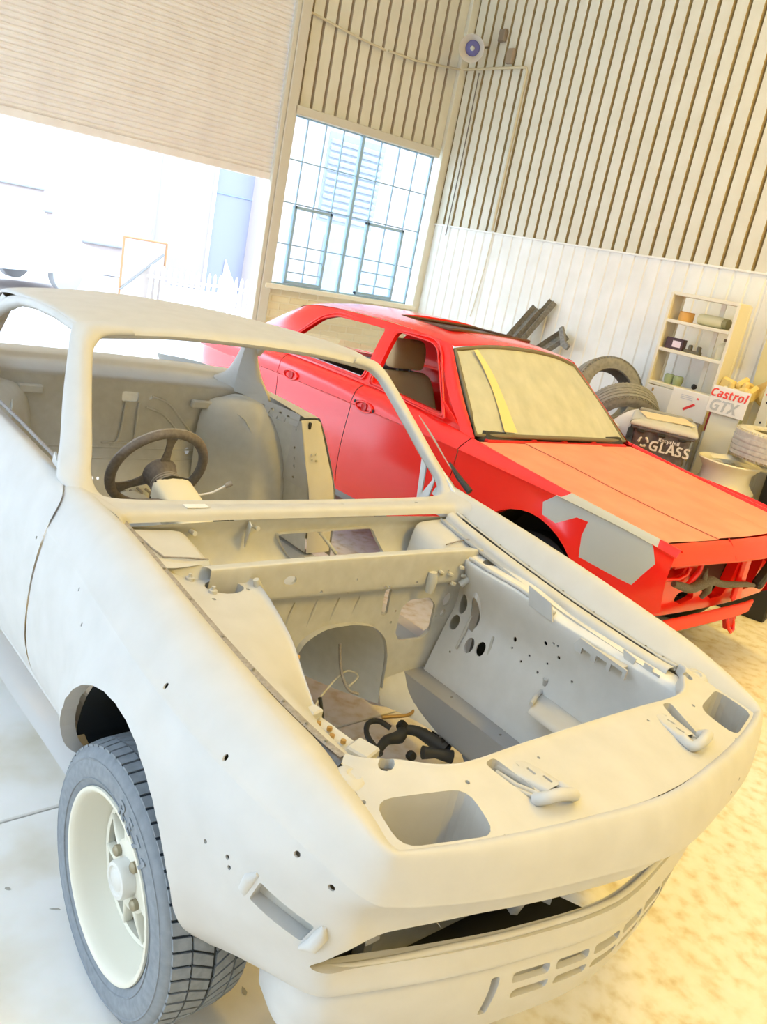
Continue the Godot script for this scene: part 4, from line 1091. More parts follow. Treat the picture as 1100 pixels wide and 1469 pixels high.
func coupe_cabin(car: Node3D) -> void:
	# windscreen pillars
	for sg in [-1.0, 1.0]:
		var I := P3([-.54,.924,-.632, -.600,.928,-.638, -.640,.946,-.652, -.646,.985,-.693, -.628,1.03,-.745, -.600,1.125,-.850, -.562,1.235,-.978, -.540,1.268,-1.015, -.505,1.290,-1.036, -.42,1.302,-1.034])
		var F := P3([-.54,.920,-.615, -.620,.928,-.618, -.686,.952,-.645, -.680,.99,-.70, -.662,1.035,-.752, -.633,1.130,-.858, -.592,1.245,-.985, -.570,1.287,-1.030, -.530,1.312,-1.055, -.44,1.320,-1.048])
		var O := P3([-.600,.918,-.60, -.680,.938,-.625, -.717,.955,-.700, -.706,.99,-.762, -.686,1.030,-.815, -.655,1.125,-.915, -.612,1.240,-1.030, -.596,1.275,-1.070, -.570,1.304,-1.105, -.50,1.318,-1.10])
		var R := P3([-.56,.895,-.66, -.630,.910,-.68, -.694,.936,-.740, -.682,.975,-.785, -.660,1.022,-.835, -.628,1.115,-.932, -.585,1.228,-1.045, -.570,1.260,-1.088, -.545,1.283,-1.12, -.48,1.292,-1.11])
		var K := P3([-.54,.910,-.65, -.600,.914,-.658, -.634,.936,-.678, -.640,.975,-.720, -.622,1.022,-.775, -.594,1.115,-.880, -.555,1.225,-1.005, -.533,1.258,-1.040, -.50,1.276,-1.060, -.42,1.288,-1.06])
		if sg > 0:
			I = mirror_rail(I); F = mirror_rail(F); O = mirror_rail(O); R = mirror_rail(R); K = mirror_rail(K)
		part("windscreen_pillar", loft([K, I, F, O, R, K], 5, 4, sg > 0), M.primer, car)
	# roof with header and rails
	var rails := []
	for q in [[0.0, 1.0], [0.22, 0.985], [0.42, 0.95], [0.62, 0.88]]: pass
	var zs := [-1.045, -1.06, -1.10, -1.25, -1.50, -1.75, -1.90, -1.945, -1.95]
	var cy := [1.318, 1.332, 1.342, 1.352, 1.350, 1.338, 1.322, 1.308, 1.285]
	var ey := [1.283, 1.296, 1.306, 1.318, 1.312, 1.296, 1.275, 1.262, 1.24]
	var ex := [.535, .555, .568, .578, .575, .562, .545, .538, .535]
	var xs := [-1.0, -.97, -.75, -.38, 0.0, .38, .75, .97, 1.0]
	for x in xs:
		var r := []
		for k in zs.size():
			var f := absf(x)
			var y: float = lerpf(cy[k], ey[k], pow(f, 2.4))
			if f == 1.0: y -= 0.014
			var bow := 0.018 * (1.0 - f * f) if k < 3 else 0.0
			r.append(V(x * ex[k], y, zs[k] + bow))
		rails.append(r)
	part("roof_panel", loft(rails, 4, 4), M.primer, car)
	part("header_rail", loft([P3([-.53,1.285,-1.045, -.28,1.312,-1.032, 0,1.318,-1.027, .28,1.312,-1.032, .53,1.285,-1.045]), P3([-.525,1.272,-1.06, -.28,1.298,-1.048, 0,1.304,-1.043, .28,1.298,-1.048, .525,1.272,-1.06]), P3([-.53,1.275,-1.12, -.28,1.30,-1.11, 0,1.306,-1.105, .28,1.30,-1.11, .53,1.275,-1.12])], 5, 3), M.primer, car)
	for sg in [-1.0, 1.0]:
		# side rail over the door, its rear corner and the slanting rear pillar
		part("roof_rail", tube(S.new(), [V(sg * .562, 1.288, -1.10), V(sg * .570, 1.300, -1.25), V(sg * .566, 1.296, -1.45), V(sg * .556, 1.280, -1.62), V(sg * .548, 1.255, -1.74), V(sg * .55, 1.22, -1.84), V(sg * .57, 1.16, -1.91)], [.015, .016, .017, .02, .024, .024, .02], 8), M.primer, car)
		var pi_ := [V(sg * .500, 1.262, -1.900), V(sg * .515, 1.18, -1.955), V(sg * .530, 1.09, -2.03), V(sg * .520, 1.025, -2.085), V(sg * .47, 1.005, -2.11)]
		var pf := [V(sg * .515, 1.275, -1.925), V(sg * .545, 1.19, -1.985), V(sg * .575, 1.09, -2.06), V(sg * .60, 1.01, -2.12), V(sg * .60, .985, -2.14)]
		var po := [V(sg * .548, 1.262, -1.86), V(sg * .572, 1.17, -1.925), V(sg * .610, 1.06, -1.93), V(sg * .640, .99, -1.90), V(sg * .655, .965, -1.93)]
		var pr := [V(sg * .530, 1.25, -1.83), V(sg * .548, 1.16, -1.885), V(sg * .585, 1.05, -1.875), V(sg * .615, .975, -1.84), V(sg * .635, .95, -1.85)]
		var pk := [V(sg * .495, 1.25, -1.875), V(sg * .508, 1.17, -1.92), V(sg * .525, 1.07, -1.97), V(sg * .535, .985, -2.00), V(sg * .53, .955, -2.01)]
		part("rear_pillar", loft([pk, pi_, pf, po, pr, pk], 4, 3, sg > 0), M.primer, car)
		# drop down gusset of the rear pillar
		part("pillar_gusset", loft([[V(sg * .525, 1.05, -1.975), V(sg * .56, .97, -1.965), V(sg * .575, .90, -1.90)], [V(sg * .59, 1.03, -1.86), V(sg * .615, .965, -1.82), V(sg * .610, .905, -1.80)]], 4, 4), M.primer, car)
	# rear window sill, shelf and cabin rear panel
	part("rear_shelf", loft([P3([-.60,1.03,-2.16, -.3,1.035,-2.17, 0,1.036,-2.175, .3,1.035,-2.17, .60,1.03,-2.16]), P3([-.56,1.022,-2.10, -.3,1.026,-2.112, 0,1.027,-2.115, .3,1.026,-2.112, .56,1.022,-2.10]), P3([-.56,.99,-2.085, -.3,.994,-2.09, 0,.995,-2.09, .3,.994,-2.09, .56,.99,-2.085]), P3([-.57,.972,-2.01, -.3,.975,-2.01, 0,.976,-2.01, .3,.975,-2.01, .57,.972,-2.01]), P3([-.57,.955,-1.998, -.3,.957,-1.998, 0,.958,-1.998, .3,.957,-1.998, .57,.955,-1.998])], 5, 3), M.primer, car)
	var bk := loft([P3([-.60,.96,-2.0, 0,.962,-2.0, .60,.96,-2.0]), P3([-.64,.80,-2.005, 0,.80,-2.005, .64,.80,-2.005]), P3([-.66,.66,-1.995, 0,.66,-1.995, .66,.66,-1.995]), P3([-.68,.52,-1.94, 0,.52,-1.94, .68,.52,-1.94]), P3([-.68,.40,-1.90, 0,.40,-1.90, .68,.40,-1.90])], 6, 4)
	bk = cut(bk, V(.045, .892, 0), X3, Y3, rrect(0.075, 0.042, 0.008, 2), -2.2, -1.8, 0.01, -Z3)
	bk = hole(bk, Vector3.ZERO, X3, Y3, -2.2, -1.8, [[.135, .892, .009], [.06, .655, .011, .016], [.345, .66, .011, .016], [-.46, .63, .011, .014], [-.10, .54, .007], [-.075, .54, .007]], 0.006, -Z3, 10)
	var bkp := part("rear_bulkhead", bk, M.primer2, car)
	for q in [[-.38, .90], [.375, .885]]: part("bracket_clip", bx(V(q[0], q[1], -1.985), V(0.10, 0.035, 0.03), 0.006), M.primer2, bkp)
	for e in [[[.025,.87, .02,.76, .01,.70, -.02,.675]], [[.085,.87, .085,.76, .085,.70]], [[-.06,.685, .08,.69, .17,.69]], [[.14,.90, .22,.875, .30,.80, .36,.74]], [[.12,.85, .20,.825, .27,.765, .31,.71]], [[-.60,.665, -.2,.665, .2,.665, .55,.665]], [[-.60,.62, -.2,.62, .2,.62, .50,.62]]]:
		var pts := []
		for k in range(0, e[0].size(), 2): pts.append(V(e[0][k], e[0][k + 1], -1.998 + maxf(0, 0.66 - e[0][k + 1]) * 0.35))
		part("swage", tube(S.new(), Array(cr(pts, 4)), 0.005, 6), M.primer2, bkp)
	for q in [[-.14, .46], [-.10, .46], [.03, .47], [.06, .47], [.09, .48], [.13, .475]]:
		part("tie_loop", tube(S.new(), [V(q[0], q[1] + 0.03, -1.915), V(q[0] + 0.012, q[1] + 0.02, -1.89), V(q[0] + 0.02, q[1] - 0.02, -1.885)], 0.006, 6), M.seal, bkp)
	# far wheel tub, inner quarter, door post
	for sg in [-1.0, 1.0]:
		var tb := loft([[V(sg * .60, .95, -1.99), V(sg * .615, .955, -1.93), V(sg * .635, .94, -1.82), V(sg * .66, .86, -1.72), V(sg * .68, .70, -1.64), V(sg * .69, .45, -1.60)], [V(sg * .50, .935, -1.99), V(sg * .53, .935, -1.91), V(sg * .56, .90, -1.80), V(sg * .59, .82, -1.70), V(sg * .61, .67, -1.62), V(sg * .61, .45, -1.58)], [V(sg * .38, .85, -1.99), V(sg * .42, .845, -1.90), V(sg * .47, .80, -1.79), V(sg * .50, .74, -1.69), V(sg * .51, .62, -1.61), V(sg * .50, .45, -1.57)], [V(sg * .35, .45, -1.93), V(sg * .36, .45, -1.88), V(sg * .40, .45, -1.77), V(sg * .43, .45, -1.68), V(sg * .43, .45, -1.62), V(sg * .42, .40, -1.58)]], 4, 5, sg > 0)
		var tbp := part("wheel_tub", tb, M.primer2, car)
		part("tub_seam", tube(S.new(), [V(sg * .455, .915, -1.96), V(sg * .50, .87, -1.80), V(sg * .535, .76, -1.68), V(sg * .54, .60, -1.60)], 0.004, 6), M.primer2, tbp)
		# outer quarter skin and its ledge
		var q := loft([[V(sg * .640, .958, -1.555), V(sg * .655, .965, -1.75), V(sg * .66, .972, -1.95), V(sg * .64, .985, -2.15)], [V(sg * .695, .962, -1.550), V(sg * .70, .968, -1.75), V(sg * .70, .975, -1.95), V(sg * .68, .985, -2.2)], [V(sg * .728, .945, -1.550), V(sg * .735, .95, -1.75), V(sg * .735, .95, -1.95), V(sg * .72, .95, -2.2)], [V(sg * .775, .80, -1.50), V(sg * .785, .80, -1.75), V(sg * .785, .80, -1.95), V(sg * .77, .80, -2.25)], [V(sg * .795, .62, -1.42), V(sg * .81, .62, -1.75), V(sg * .81, .62, -1.95), V(sg * .79, .62, -2.3)], [V(sg * .78, .38, -1.36), V(sg * .80, .38, -1.75), V(sg * .80, .38, -1.95), V(sg * .78, .38, -2.3)]], 5, 4, sg < 0)
		part("rear_quarter", q, M.primer, car)
		part("deck_side", loft([[V(sg * .68, .985, -2.2), V(sg * .66, .97, -2.6), V(sg * .60, .93, -2.95)], [V(sg * .77, .80, -2.25), V(sg * .75, .78, -2.6), V(sg * .68, .76, -2.95)], [V(sg * .78, .38, -2.3), V(sg * .76, .38, -2.6), V(sg * .70, .40, -2.95)]], 3, 3, sg < 0), M.primer, car)
	var inner := part("inner_quarter", loft([P3([.600,.935,-1.90, .605,.935,-1.75, .612,.94,-1.60, .618,.945,-1.545]), P3([.615,.80,-1.86, .625,.80,-1.72, .63,.80,-1.58, .632,.80,-1.49]), P3([.63,.62,-1.80, .64,.62,-1.66, .642,.62,-1.52, .642,.62,-1.42]), P3([.63,.40,-1.76, .64,.40,-1.62, .642,.40,-1.48, .642,.40,-1.37])], 4, 3, true), M.primer2, car)
	# light trim strip with lightening cut-outs and fixing holes
	var ts := loft([P3([.600,.962,-1.92, .610,.965,-1.75, .618,.968,-1.56]), P3([.594,.900,-1.86, .604,.905,-1.73, .612,.915,-1.56])], 6, 6, true)
	for z in [-1.83, -1.765, -1.70, -1.64]: ts = cut(ts, V(0, .925, z), Z3, Y3, P2([-.022, -.018, .018, -.018, .012, .018, -.008, .018]), -1.0, -.4, 0.012, X3)
	part("edge_strip", ts, M.primer, inner)
	var st := loft([P3([.612,.94,-1.600, .622,.80,-1.60, .632,.66,-1.63]), P3([.616,.94,-1.535, .628,.80,-1.478, .640,.66,-1.425])], 6, 5, true)
	st = hole(st, Vector3.ZERO, Z3, Y3, -1.0, -.4, [[-1.565, .82, .005], [-1.555, .775, .007], [-1.552, .74, .007], [-1.548, .69, .006], [-1.57, .90, .004]], 0.006, X3)
	part("closing_panel", st, M.primer, inner)
	var dp := part("door_post", loft([P3([.612,.950,-1.540, .624,.80,-1.480, .640,.64,-1.415, .645,.40,-1.36]), P3([.690,.955,-1.545, .712,.80,-1.488, .738,.64,-1.42, .745,.40,-1.365]), P3([.722,.945,-1.550, .758,.80,-1.498, .785,.64,-1.43, .775,.40,-1.37]), P3([.728,.935,-1.56, .766,.80,-1.506, .793,.64,-1.44, .78,.40,-1.38])], 5, 4, true), M.primer, car)
	for q in [[.660, .815, -1.480], [.682, .815, -1.482], [.662, .795, -1.472], [.684, .79, -1.472]]:
		part("striker_bolt", spun(S.new(), Transform3D(Basis(Vector3.RIGHT, PI / 2), V(q[0], q[1], q[2])), [Vector2(0.006, 0), Vector2(0.006, 0.006), Vector2(0, 0.007)], 8), M.primer2, dp)
	part("latch_notch", bx(V(.655, .93, -1.53), V(0.012, 0.03, 0.012), 0.002), M.dark, dp)
	# far front door post and gusset beside the pillar
	var gs := prism(S.new(), Transform3D(Basis(Vector3.UP, -PI / 2), V(.668, 0, 0)), P2([-.60, .935, -.80, 1.055, -.83, 1.03, -.80, .84, -.60, .84]), 0.006)
	gs = cut(gs, Vector3.ZERO, Z3, Y3, soft([Vector2(-.795, 1.0), Vector2(-.785, .885), Vector2(-.745, .955), Vector2(-.76, .985)], 0.008), -1.0, -.4)
	gs = cut(gs, Vector3.ZERO, Z3, Y3, soft([Vector2(-.735, .965), Vector2(-.745, .88), Vector2(-.705, .88), Vector2(-.70, .925)], 0.008), -1.0, -.4)
	part("pillar_plate", gs, M.white, car)
	part("pillar_edge", loft([P3([.700,.965,-.60, .692,1.03,-.715, .676,1.10,-.80, .655,1.16,-.88]), P3([.722,.955,-.62, .712,1.02,-.735, .694,1.09,-.825, .67,1.155,-.90])], 4, 2), M.white, car)
	part("pillar_gap", tube(S.new(), P3([.712,.96,-.595, .706,.995,-.665, .700,1.03,-.715]), [0.012, 0.010, 0.004], 6), M.dark, car)
	# door on the near side, closed, no glass
	var dr := []
	for q in [[[-.655,.925,-.71], [-.655,.945,-1.2], [-.655,.965,-1.78]], [[-.690,.948,-.705], [-.688,.966,-1.2], [-.688,.98,-1.78]], [[-.712,.952,-.69], [-.708,.970,-1.2], [-.708,.984,-1.78]], [[-.735,.925,-.640], [-.732,.945,-1.2], [-.732,.955,-1.74]], [[-.768,.84,-.636], [-.770,.85,-1.2], [-.772,.855,-1.70]], [[-.789,.71,-.636], [-.796,.71,-1.2], [-.800,.71,-1.62]], [[-.789,.56,-.636], [-.798,.56,-1.2], [-.804,.56,-1.55]], [[-.762,.455,-.636], [-.768,.455,-1.2], [-.772,.455,-1.50]], [[-.726,.405,-.636], [-.732,.405,-1.2], [-.736,.405,-1.48]], [[-.68,.378,-.636], [-.68,.378,-1.2], [-.68,.378,-1.48]]]:
		dr.append([V(q[0][0], q[0][1], q[0][2]), V(q[1][0], q[1][1], q[1][2]), V(q[2][0], q[2][1], q[2][2])])
	var ds := loft(dr, 10, 4, true)
	ds = hole(ds, Vector3.ZERO, Z3, Y3, 0.4, 1.0, [[-.668, .815, .004, .005]], 0.004, X3)
	var dpn := part("door", ds, M.primer, car)
	part("window_seal", tube(S.new(), P3([-.668,.955,-.72, -.664,.974,-1.2, -.664,.99,-1.75]), 0.006, 6), M.seal, dpn)
	part("quarter_catch", prism(S.new(), Transform3D(Basis(Vector3.UP, -PI / 2), V(-.69, .965, -.80)), P2([-.04, 0, .03, -.012, -.03, .03]), 0.006), M.primer, dpn)
	part("sill", bx(V(-.66, .36, -1.15), V(0.08, 0.10, 1.5), 0.03), M.primer, car)
	part("sill", bx(V(.66, .33, -1.15), V(0.12, 0.12, 1.5), 0.03), M.primer, car)
	# floor and far footwell
	part("floor_pan", loft([P3([-.72,.25,-.40, -.72,.23,-1.2, -.70,.26,-1.95]), P3([-.30,.25,-.40, -.30,.23,-1.2, -.30,.26,-1.95]), P3([-.15,.27,-.40, -.13,.26,-1.2, -.12,.30,-1.95])], 4, 3), M.white, car)
	part("floor_pan", loft([P3([.28,.28,-.40, .22,.26,-1.2, .22,.30,-1.95]), P3([.40,.25,-.40, .40,.23,-1.2, .40,.26,-1.95]), P3([.72,.25,-.40, .72,.23,-1.2, .70,.26,-1.95])], 4, 3), M.white, car)
	part("footwell_side", loft([P3([.70,.84,-.40, .70,.84,-.62]), P3([.71,.25,-.40, .71,.25,-.62])], 3, 3), M.white, car)
	part("tail_panel", bx(V(0, .62, -2.93), V(1.24, .50, .02), 0.005), M.primer2, car)
	coupe_steering(car)

func coupe_steering(car: Node3D) -> void:
	# steering wheel and its column
	var c := V(-.255, .865, -1.085)
	var ax := V(0.03, -0.42, 0.907).normalized()          # from the driver to the bulkhead
	var t := along(c, c + ax, Vector3.RIGHT)
	var w := part("steering_wheel", S.new().add(torus(t, 0.158, 0.0165, 48, 12)), M.wheel, car)
	for a in [[0.0, 0.026, 0.040], [2.15, 0.034, 0.050], [-2.15, 0.034, 0.050]]:
		# flat spokes that widen to the rim
		var top: Vector3 = (Vector3.UP - ax * Vector3.UP.dot(ax)).normalized()
		var d := top.rotated(ax, a[0])
		var sd := d.cross(ax)
		var r0 := c + ax * 0.018
		var pts := [[0.03, a[2]], [0.07, a[1]], [0.11, a[1] * 0.85], [0.148, a[2] * 1.05]]
		var g := [[], [], [], [], []]
		for q in pts:
			var m: Vector3 = r0.lerp(c, clampf((q[0] - 0.05) / 0.1, 0, 1)) + d * q[0]
			var h: Vector3 = sd * float(q[1]) / 2.0
			g[0].append(m - h - ax * 0.004); g[1].append(m - h + ax * 0.004); g[2].append(m + h + ax * 0.004); g[3].append(m + h - ax * 0.004); g[4].append(m - h - ax * 0.004)
		part("spoke", loft(g, 4, 1), M.wheel, w)
	part("rim_edge", torus(along(c - ax * 0.004, c, Vector3.RIGHT), 0.172, 0.0035, 48, 6), M.seal, w)
	var t2 := along(c + ax * 0.012, c + ax, Vector3.RIGHT)
	part("hub", spun(S.new(), t2, [Vector2(0, -0.012), Vector2(0.052, -0.010), Vector2(0.058, 0.0), Vector2(0.050, 0.03), Vector2(0.046, 0.075), Vector2(0.046, 0.11), Vector2(0, 0.11)], 28), M.wheel, w)
	var fins := S.new()
	for k in 7: fins.add(torus(along(c + ax * (0.060 + k * 0.009), c + ax * 2, Vector3.RIGHT), 0.047, 0.003, 24, 5))
	part("gaiter_ribs", fins, M.seal, w)
	var col := loft([[c + ax * 0.115 + V(-.075, .0, .01), c + ax * 0.25 + V(-.07, .02, 0), c + ax * 0.40 + V(-.06, .01, 0)], [c + ax * 0.115 + V(-.060, .052, .01), c + ax * 0.25 + V(-.055, .065, 0), c + ax * 0.40 + V(-.05, .06, 0)], [c + ax * 0.115 + V(.045, .055, .01), c + ax * 0.25 + V(.045, .07, 0), c + ax * 0.40 + V(.04, .06, 0)], [c + ax * 0.115 + V(.065, .0, .01), c + ax * 0.25 + V(.065, .02, 0), c + ax * 0.40 + V(.06, .01, 0)], [c + ax * 0.115 + V(.045, -.05, .01), c + ax * 0.25 + V(.045, -.04, 0), c + ax * 0.40 + V(.04, -.04, 0)], [c + ax * 0.115 + V(-.055, -.05, .01), c + ax * 0.25 + V(-.05, -.04, 0), c + ax * 0.40 + V(-.045, -.04, 0)], [c + ax * 0.115 + V(-.075, .0, .01), c + ax * 0.25 + V(-.07, .02, 0), c + ax * 0.40 + V(-.06, .01, 0)]], 4, 4, true)
	var cs := part("column_shroud", col, M.cream, car)
	part("shroud_edge", tube(S.new(), [c + ax * 0.115 + V(-.072, -.02, .01), c + ax * 0.115 + V(-.062, .045, .01), c + ax * 0.115 + V(-.01, .062, .01), c + ax * 0.115 + V(.048, .052, .01), c + ax * 0.115 + V(.066, .0, .01)], 0.006, 6), M.dark, cs)
	part("switch_stalk", tube(S.new(), [c + ax * 0.15 + V(.06, .02, 0), c + ax * 0.16 + V(.11, .045, .02), c + ax * 0.16 + V(.155, .075, .03)], [0.004, 0.004, 0.004], 6), M.white, cs)
	part("stalk_knob", tube(S.new(), [c + ax * 0.16 + V(.15, .072, .03), c + ax * 0.16 + V(.168, .084, .033)], [0.009, 0.010], 8), M.seal, cs)
	part("instrument_bracket", tube(S.new(), P3([-.52,.835,-.86, -.44,.842,-.84, -.37,.842,-.83, -.33,.84,-.82]), [.012, .012, .016, .012], 6), M.wheel, car)

func torus(t: Transform3D, R: float, r: float, k := 32, m := 8) -> S:
	var pr := []
	for i in m + 1:
		var w := TAU * i / m
		pr.append(Vector2(R + r * cos(w), r * sin(w)))
	return spun(S.new(), t, pr, k)

# ---------------------------------------------------------------- wheels of the coupe
func coupe_wheels(car: Node3D) -> void:
	var flat_ := CAR_A.basis.inverse() * Basis(Vector3.UP, 0.049)      # the body leans on its springs, the wheels stand upright
	for q in [[-1.0, 0.0], [1.0, 0.0], [-1.0, -2.16], [1.0, -2.16]]:
		var ctr := Transform3D(Basis(Vector3.UP, 0.049), V(CAR_A.origin.x, 0, CAR_A.origin.z)) * V(q[0] * 0.685, 0.304, q[1])
		var local: Vector3 = CAR_A.affine_inverse() * ctr
		var w := coupe_wheel(q[0], q[1] == 0.0 and q[0] < 0)
		w.name = "front_wheel" if q[1] == 0.0 else "rear_wheel"
		car.add_child(w, true)
		w.transform = Transform3D(flat_, local)
		# wheel well
		var well := S.new()
		spun(well, Transform3D(Basis(Vector3.BACK, -q[0] * PI / 2), V(q[0] * .56, .445 if q[1] == 0.0 else .40, q[1] - 0.01)), [Vector2(0.0, 0.0), Vector2(0.20, 0.0), Vector2(0.28, 0.03), Vector2(0.297, 0.07), Vector2(0.297, 0.205)], 40)
		var above := side(well, V(0, .455, 0), Vector3.UP)
		for e in [-0.307, 0.287]: above.quad(V(q[0] * .56, .30, q[1] + e), V(q[0] * .69, .34, q[1] + e), V(q[0] * .75, .47, q[1] + e), V(q[0] * .56, .46, q[1] + e))
		above.quad(V(q[0] * .56, .25, q[1] - .30), V(q[0] * .56, .25, q[1] + .28), V(q[0] * .56, .46, q[1] + .28), V(q[0] * .56, .46, q[1] - .30))
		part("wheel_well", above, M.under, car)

func coupe_wheel(sg: float, full: bool) -> MeshInstance3D:
	# local axis: the axle runs along -x for the near side; profile height = distance outward from the wheel's middle
	var t := Transform3D(Basis(Vector3.BACK, PI / 2 if sg < 0 else -PI / 2), Vector3.ZERO)
	var k := 64 if full else 40
	var prof := [Vector2(0.195, -0.088), Vector2(0.235, -0.103), Vector2(0.275, -0.100), Vector2(0.291, -0.088), Vector2(0.2965, -0.06), Vector2(0.298, 0.0), Vector2(0.2965, 0.06), Vector2(0.291, 0.088), Vector2(0.277, 0.100), Vector2(0.262, 0.1035), Vector2(0.240, 0.105), Vector2(0.222, 0.101), Vector2(0.212, 0.096), Vector2(0.203, 0.090)]
	var o := MeshInstance3D.new()
	o.mesh = mesh(spun(S.new(), t, prof, k))
	o.material_override = M.rubber
	var side_ring := spun(S.new(), t, [Vector2(0.2715, 0.1018), Vector2(0.2705, 0.1035), Vector2(0.268, 0.1036), Vector2(0.2665, 0.1026)], k)
	side_ring.add(spun(S.new(), t, [Vector2(0.2285, 0.1022), Vector2(0.2275, 0.1046), Vector2(0.225, 0.1042), Vector2(0.224, 0.1015)], k))
	part("sidewall_ring", side_ring, M.rubber, o)
	# chevron tread blocks
	var tr := S.new()
	var N := 60
	var rad := func(y: float) -> float: return 0.298 - 0.0016 * pow(y / 0.06, 2) - (0.004 * pow(maxf(absf(y) - 0.06, 0) / 0.026, 2))
	var rows := [[-0.086, -0.052], [-0.048, -0.004], [0.004, 0.048], [0.052, 0.088]]
	for r in rows:
		for i in N:
			var a0 := TAU * i / N
			var wd := TAU / N * 0.80
			var pts := []
			for e in [[r[0], 0.0], [r[1], 0.0], [r[1], wd], [r[0], wd]]:
				var y: float = e[0]
				var sk: float = absf(y) * 1.9 if absf(y) < 0.05 else 0.095 + (absf(y) - 0.05) * 0.5
				pts.append([y, a0 + e[1] - sk])
			var lo := []
			var hi := []
			for p in pts:
				var rr: float = rad.call(p[0])
				lo.append(t * V((rr - 0.001) * cos(p[1]), p[0], (rr - 0.001) * sin(p[1])))
				hi.append(t * V((rr + 0.0062) * cos(p[1]), p[0], (rr + 0.0062) * sin(p[1])))
			var c := t * V(0.29 * cos(pts[0][1]), 0, 0.29 * sin(pts[0][1]))
			var f := (hi[2] - hi[0]).cross(hi[3] - hi[1]) as Vector3
			if f.dot(hi[0] - c) < 0:
				lo.reverse(); hi.reverse()
			tr.quad(hi[0], hi[1], hi[2], hi[3])
			for e in 4: tr.quad(lo[e], lo[(e + 1) % 4], hi[(e + 1) % 4], hi[e])
	part("tread", tr, M.rubber, o)
	part("tread_floor", spun(S.new(), t, [Vector2(0.2935, -0.088), Vector2(0.2975, -0.06), Vector2(0.2992, 0.0), Vector2(0.2975, 0.06), Vector2(0.2935, 0.088)], k), M.groove, o)
	# deep dished rim
	var dish := [Vector2(0.203, 0.088), Vector2(0.209, 0.096), Vector2(0.208, 0.101), Vector2(0.203, 0.1025), Vector2(0.198, 0.100), Vector2(0.193, 0.092), Vector2(0.188, 0.080), Vector2(0.181, 0.05), Vector2(0.166, 0.022), Vector2(0.158, 0.0), Vector2(0.158, -0.05), Vector2(0.19, -0.09), Vector2(0.20, -0.095)]
	var rim := part("rim", spun(S.new(), t, dish, k), M.rim, o)
	var fc := S.new()
	var y0 := 0.026
	spun(fc, t, [Vector2(0.160, y0 - 0.012), Vector2(0.160, y0 + 0.002), Vector2(0.154, y0 + 0.006), Vector2(0.146, y0 + 0.003), Vector2(0.146, y0 - 0.014)], k)      # ring that carries the spoke tips
	spun(fc, t, [Vector2(0.078, y0 - 0.008), Vector2(0.080, y0 + 0.014), Vector2(0.074, y0 + 0.020), Vector2(0.0, y0 + 0.022)], 40)
	for i in 10:
		var a := TAU * i / 10 + 0.12
		var d := V(cos(a), 0, sin(a))
		var sd := V(-sin(a), 0, cos(a))
		var g := [[], [], [], [], []]
		for q in [[0.068, 0.019, 0.016], [0.095, 0.0115, 0.014], [0.125, 0.0065, 0.009], [0.150, 0.0035, 0.004]]:
			g[0].append(t * (d * q[0] - sd * q[1] + V(0, y0 - 0.010, 0)))
			g[1].append(t * (d * q[0] - sd * q[1] * 0.6 + V(0, y0 + q[2] * 0.8, 0)))
			g[2].append(t * (d * q[0] + V(0, y0 + q[2] + 0.003, 0)))
			g[3].append(t * (d * q[0] + sd * q[1] * 0.6 + V(0, y0 + q[2] * 0.8, 0)))
			g[4].append(t * (d * q[0] + sd * q[1] + V(0, y0 - 0.010, 0)))
		fc.add(loft(g, 3, 2, sg > 0))
	part("spokes", fc, M.rim, rim)
	part("centre_cap", spun(S.new(), t, [Vector2(0.043, y0 + 0.015), Vector2(0.043, y0 + 0.045), Vector2(0.040, y0 + 0.050), Vector2(0.033, y0 + 0.051), Vector2(0.030, y0 + 0.047), Vector2(0.024, y0 + 0.047), Vector2(0.021, y0 + 0.050), Vector2(0.0, y0 + 0.051)], 40), mat(Color(0.84, 0.84, 0.82), 0.35), rim)
	for i in 4:
		var a := TAU * i / 4 + 0.55
		part("lug_nut", spun(S.new(), t * at(V(0.061 * cos(a), y0 + 0.018, 0.061 * sin(a))), [Vector2(0.013, 0.0), Vector2(0.013, 0.012), Vector2(0.009, 0.016), Vector2(0.0, 0.017)], 12), M.nut, rim)
	part("brake_disc", spun(S.new(), t, [Vector2(0.0, -0.03), Vector2(0.15, -0.03), Vector2(0.15, -0.05), Vector2(0, -0.05)], 32), mat(Color(0.30, 0.34, 0.38), 0.5), rim)
	if full:
		# raised lettering on the sidewall
		var txt := "RE71"
		for i in txt.length():
			var a := 1.36 - i * 0.17
			var d := V(0, sin(a), cos(a))
			var b := Basis(V(0, cos(a), -sin(a)) * -1.0 if false else V(0, -cos(a), sin(a)), d, Vector3(-1, 0, 0))
			part("raised_letter", words(txt[i], 0.05, 0.004), M.rubber, o, Transform3D(b, d * 0.2345 + V(-0.1045, 0, 0)))
	return o

# ---------------------------------------------------------------- the red saloon (same axes, origin under its front axle)
const RZ := [-3.50, -3.30, -2.9, -2.55, -2.2, -1.8, -1.4, -1.0, -0.55, -0.2, 0.15, 0.45, 0.62, 0.69]

func zrail(xs: Array, ys: Array) -> Array:
	var o := []
	for i in RZ.size(): o.append(V(-xs[i], ys[i], RZ[i]))
	return o

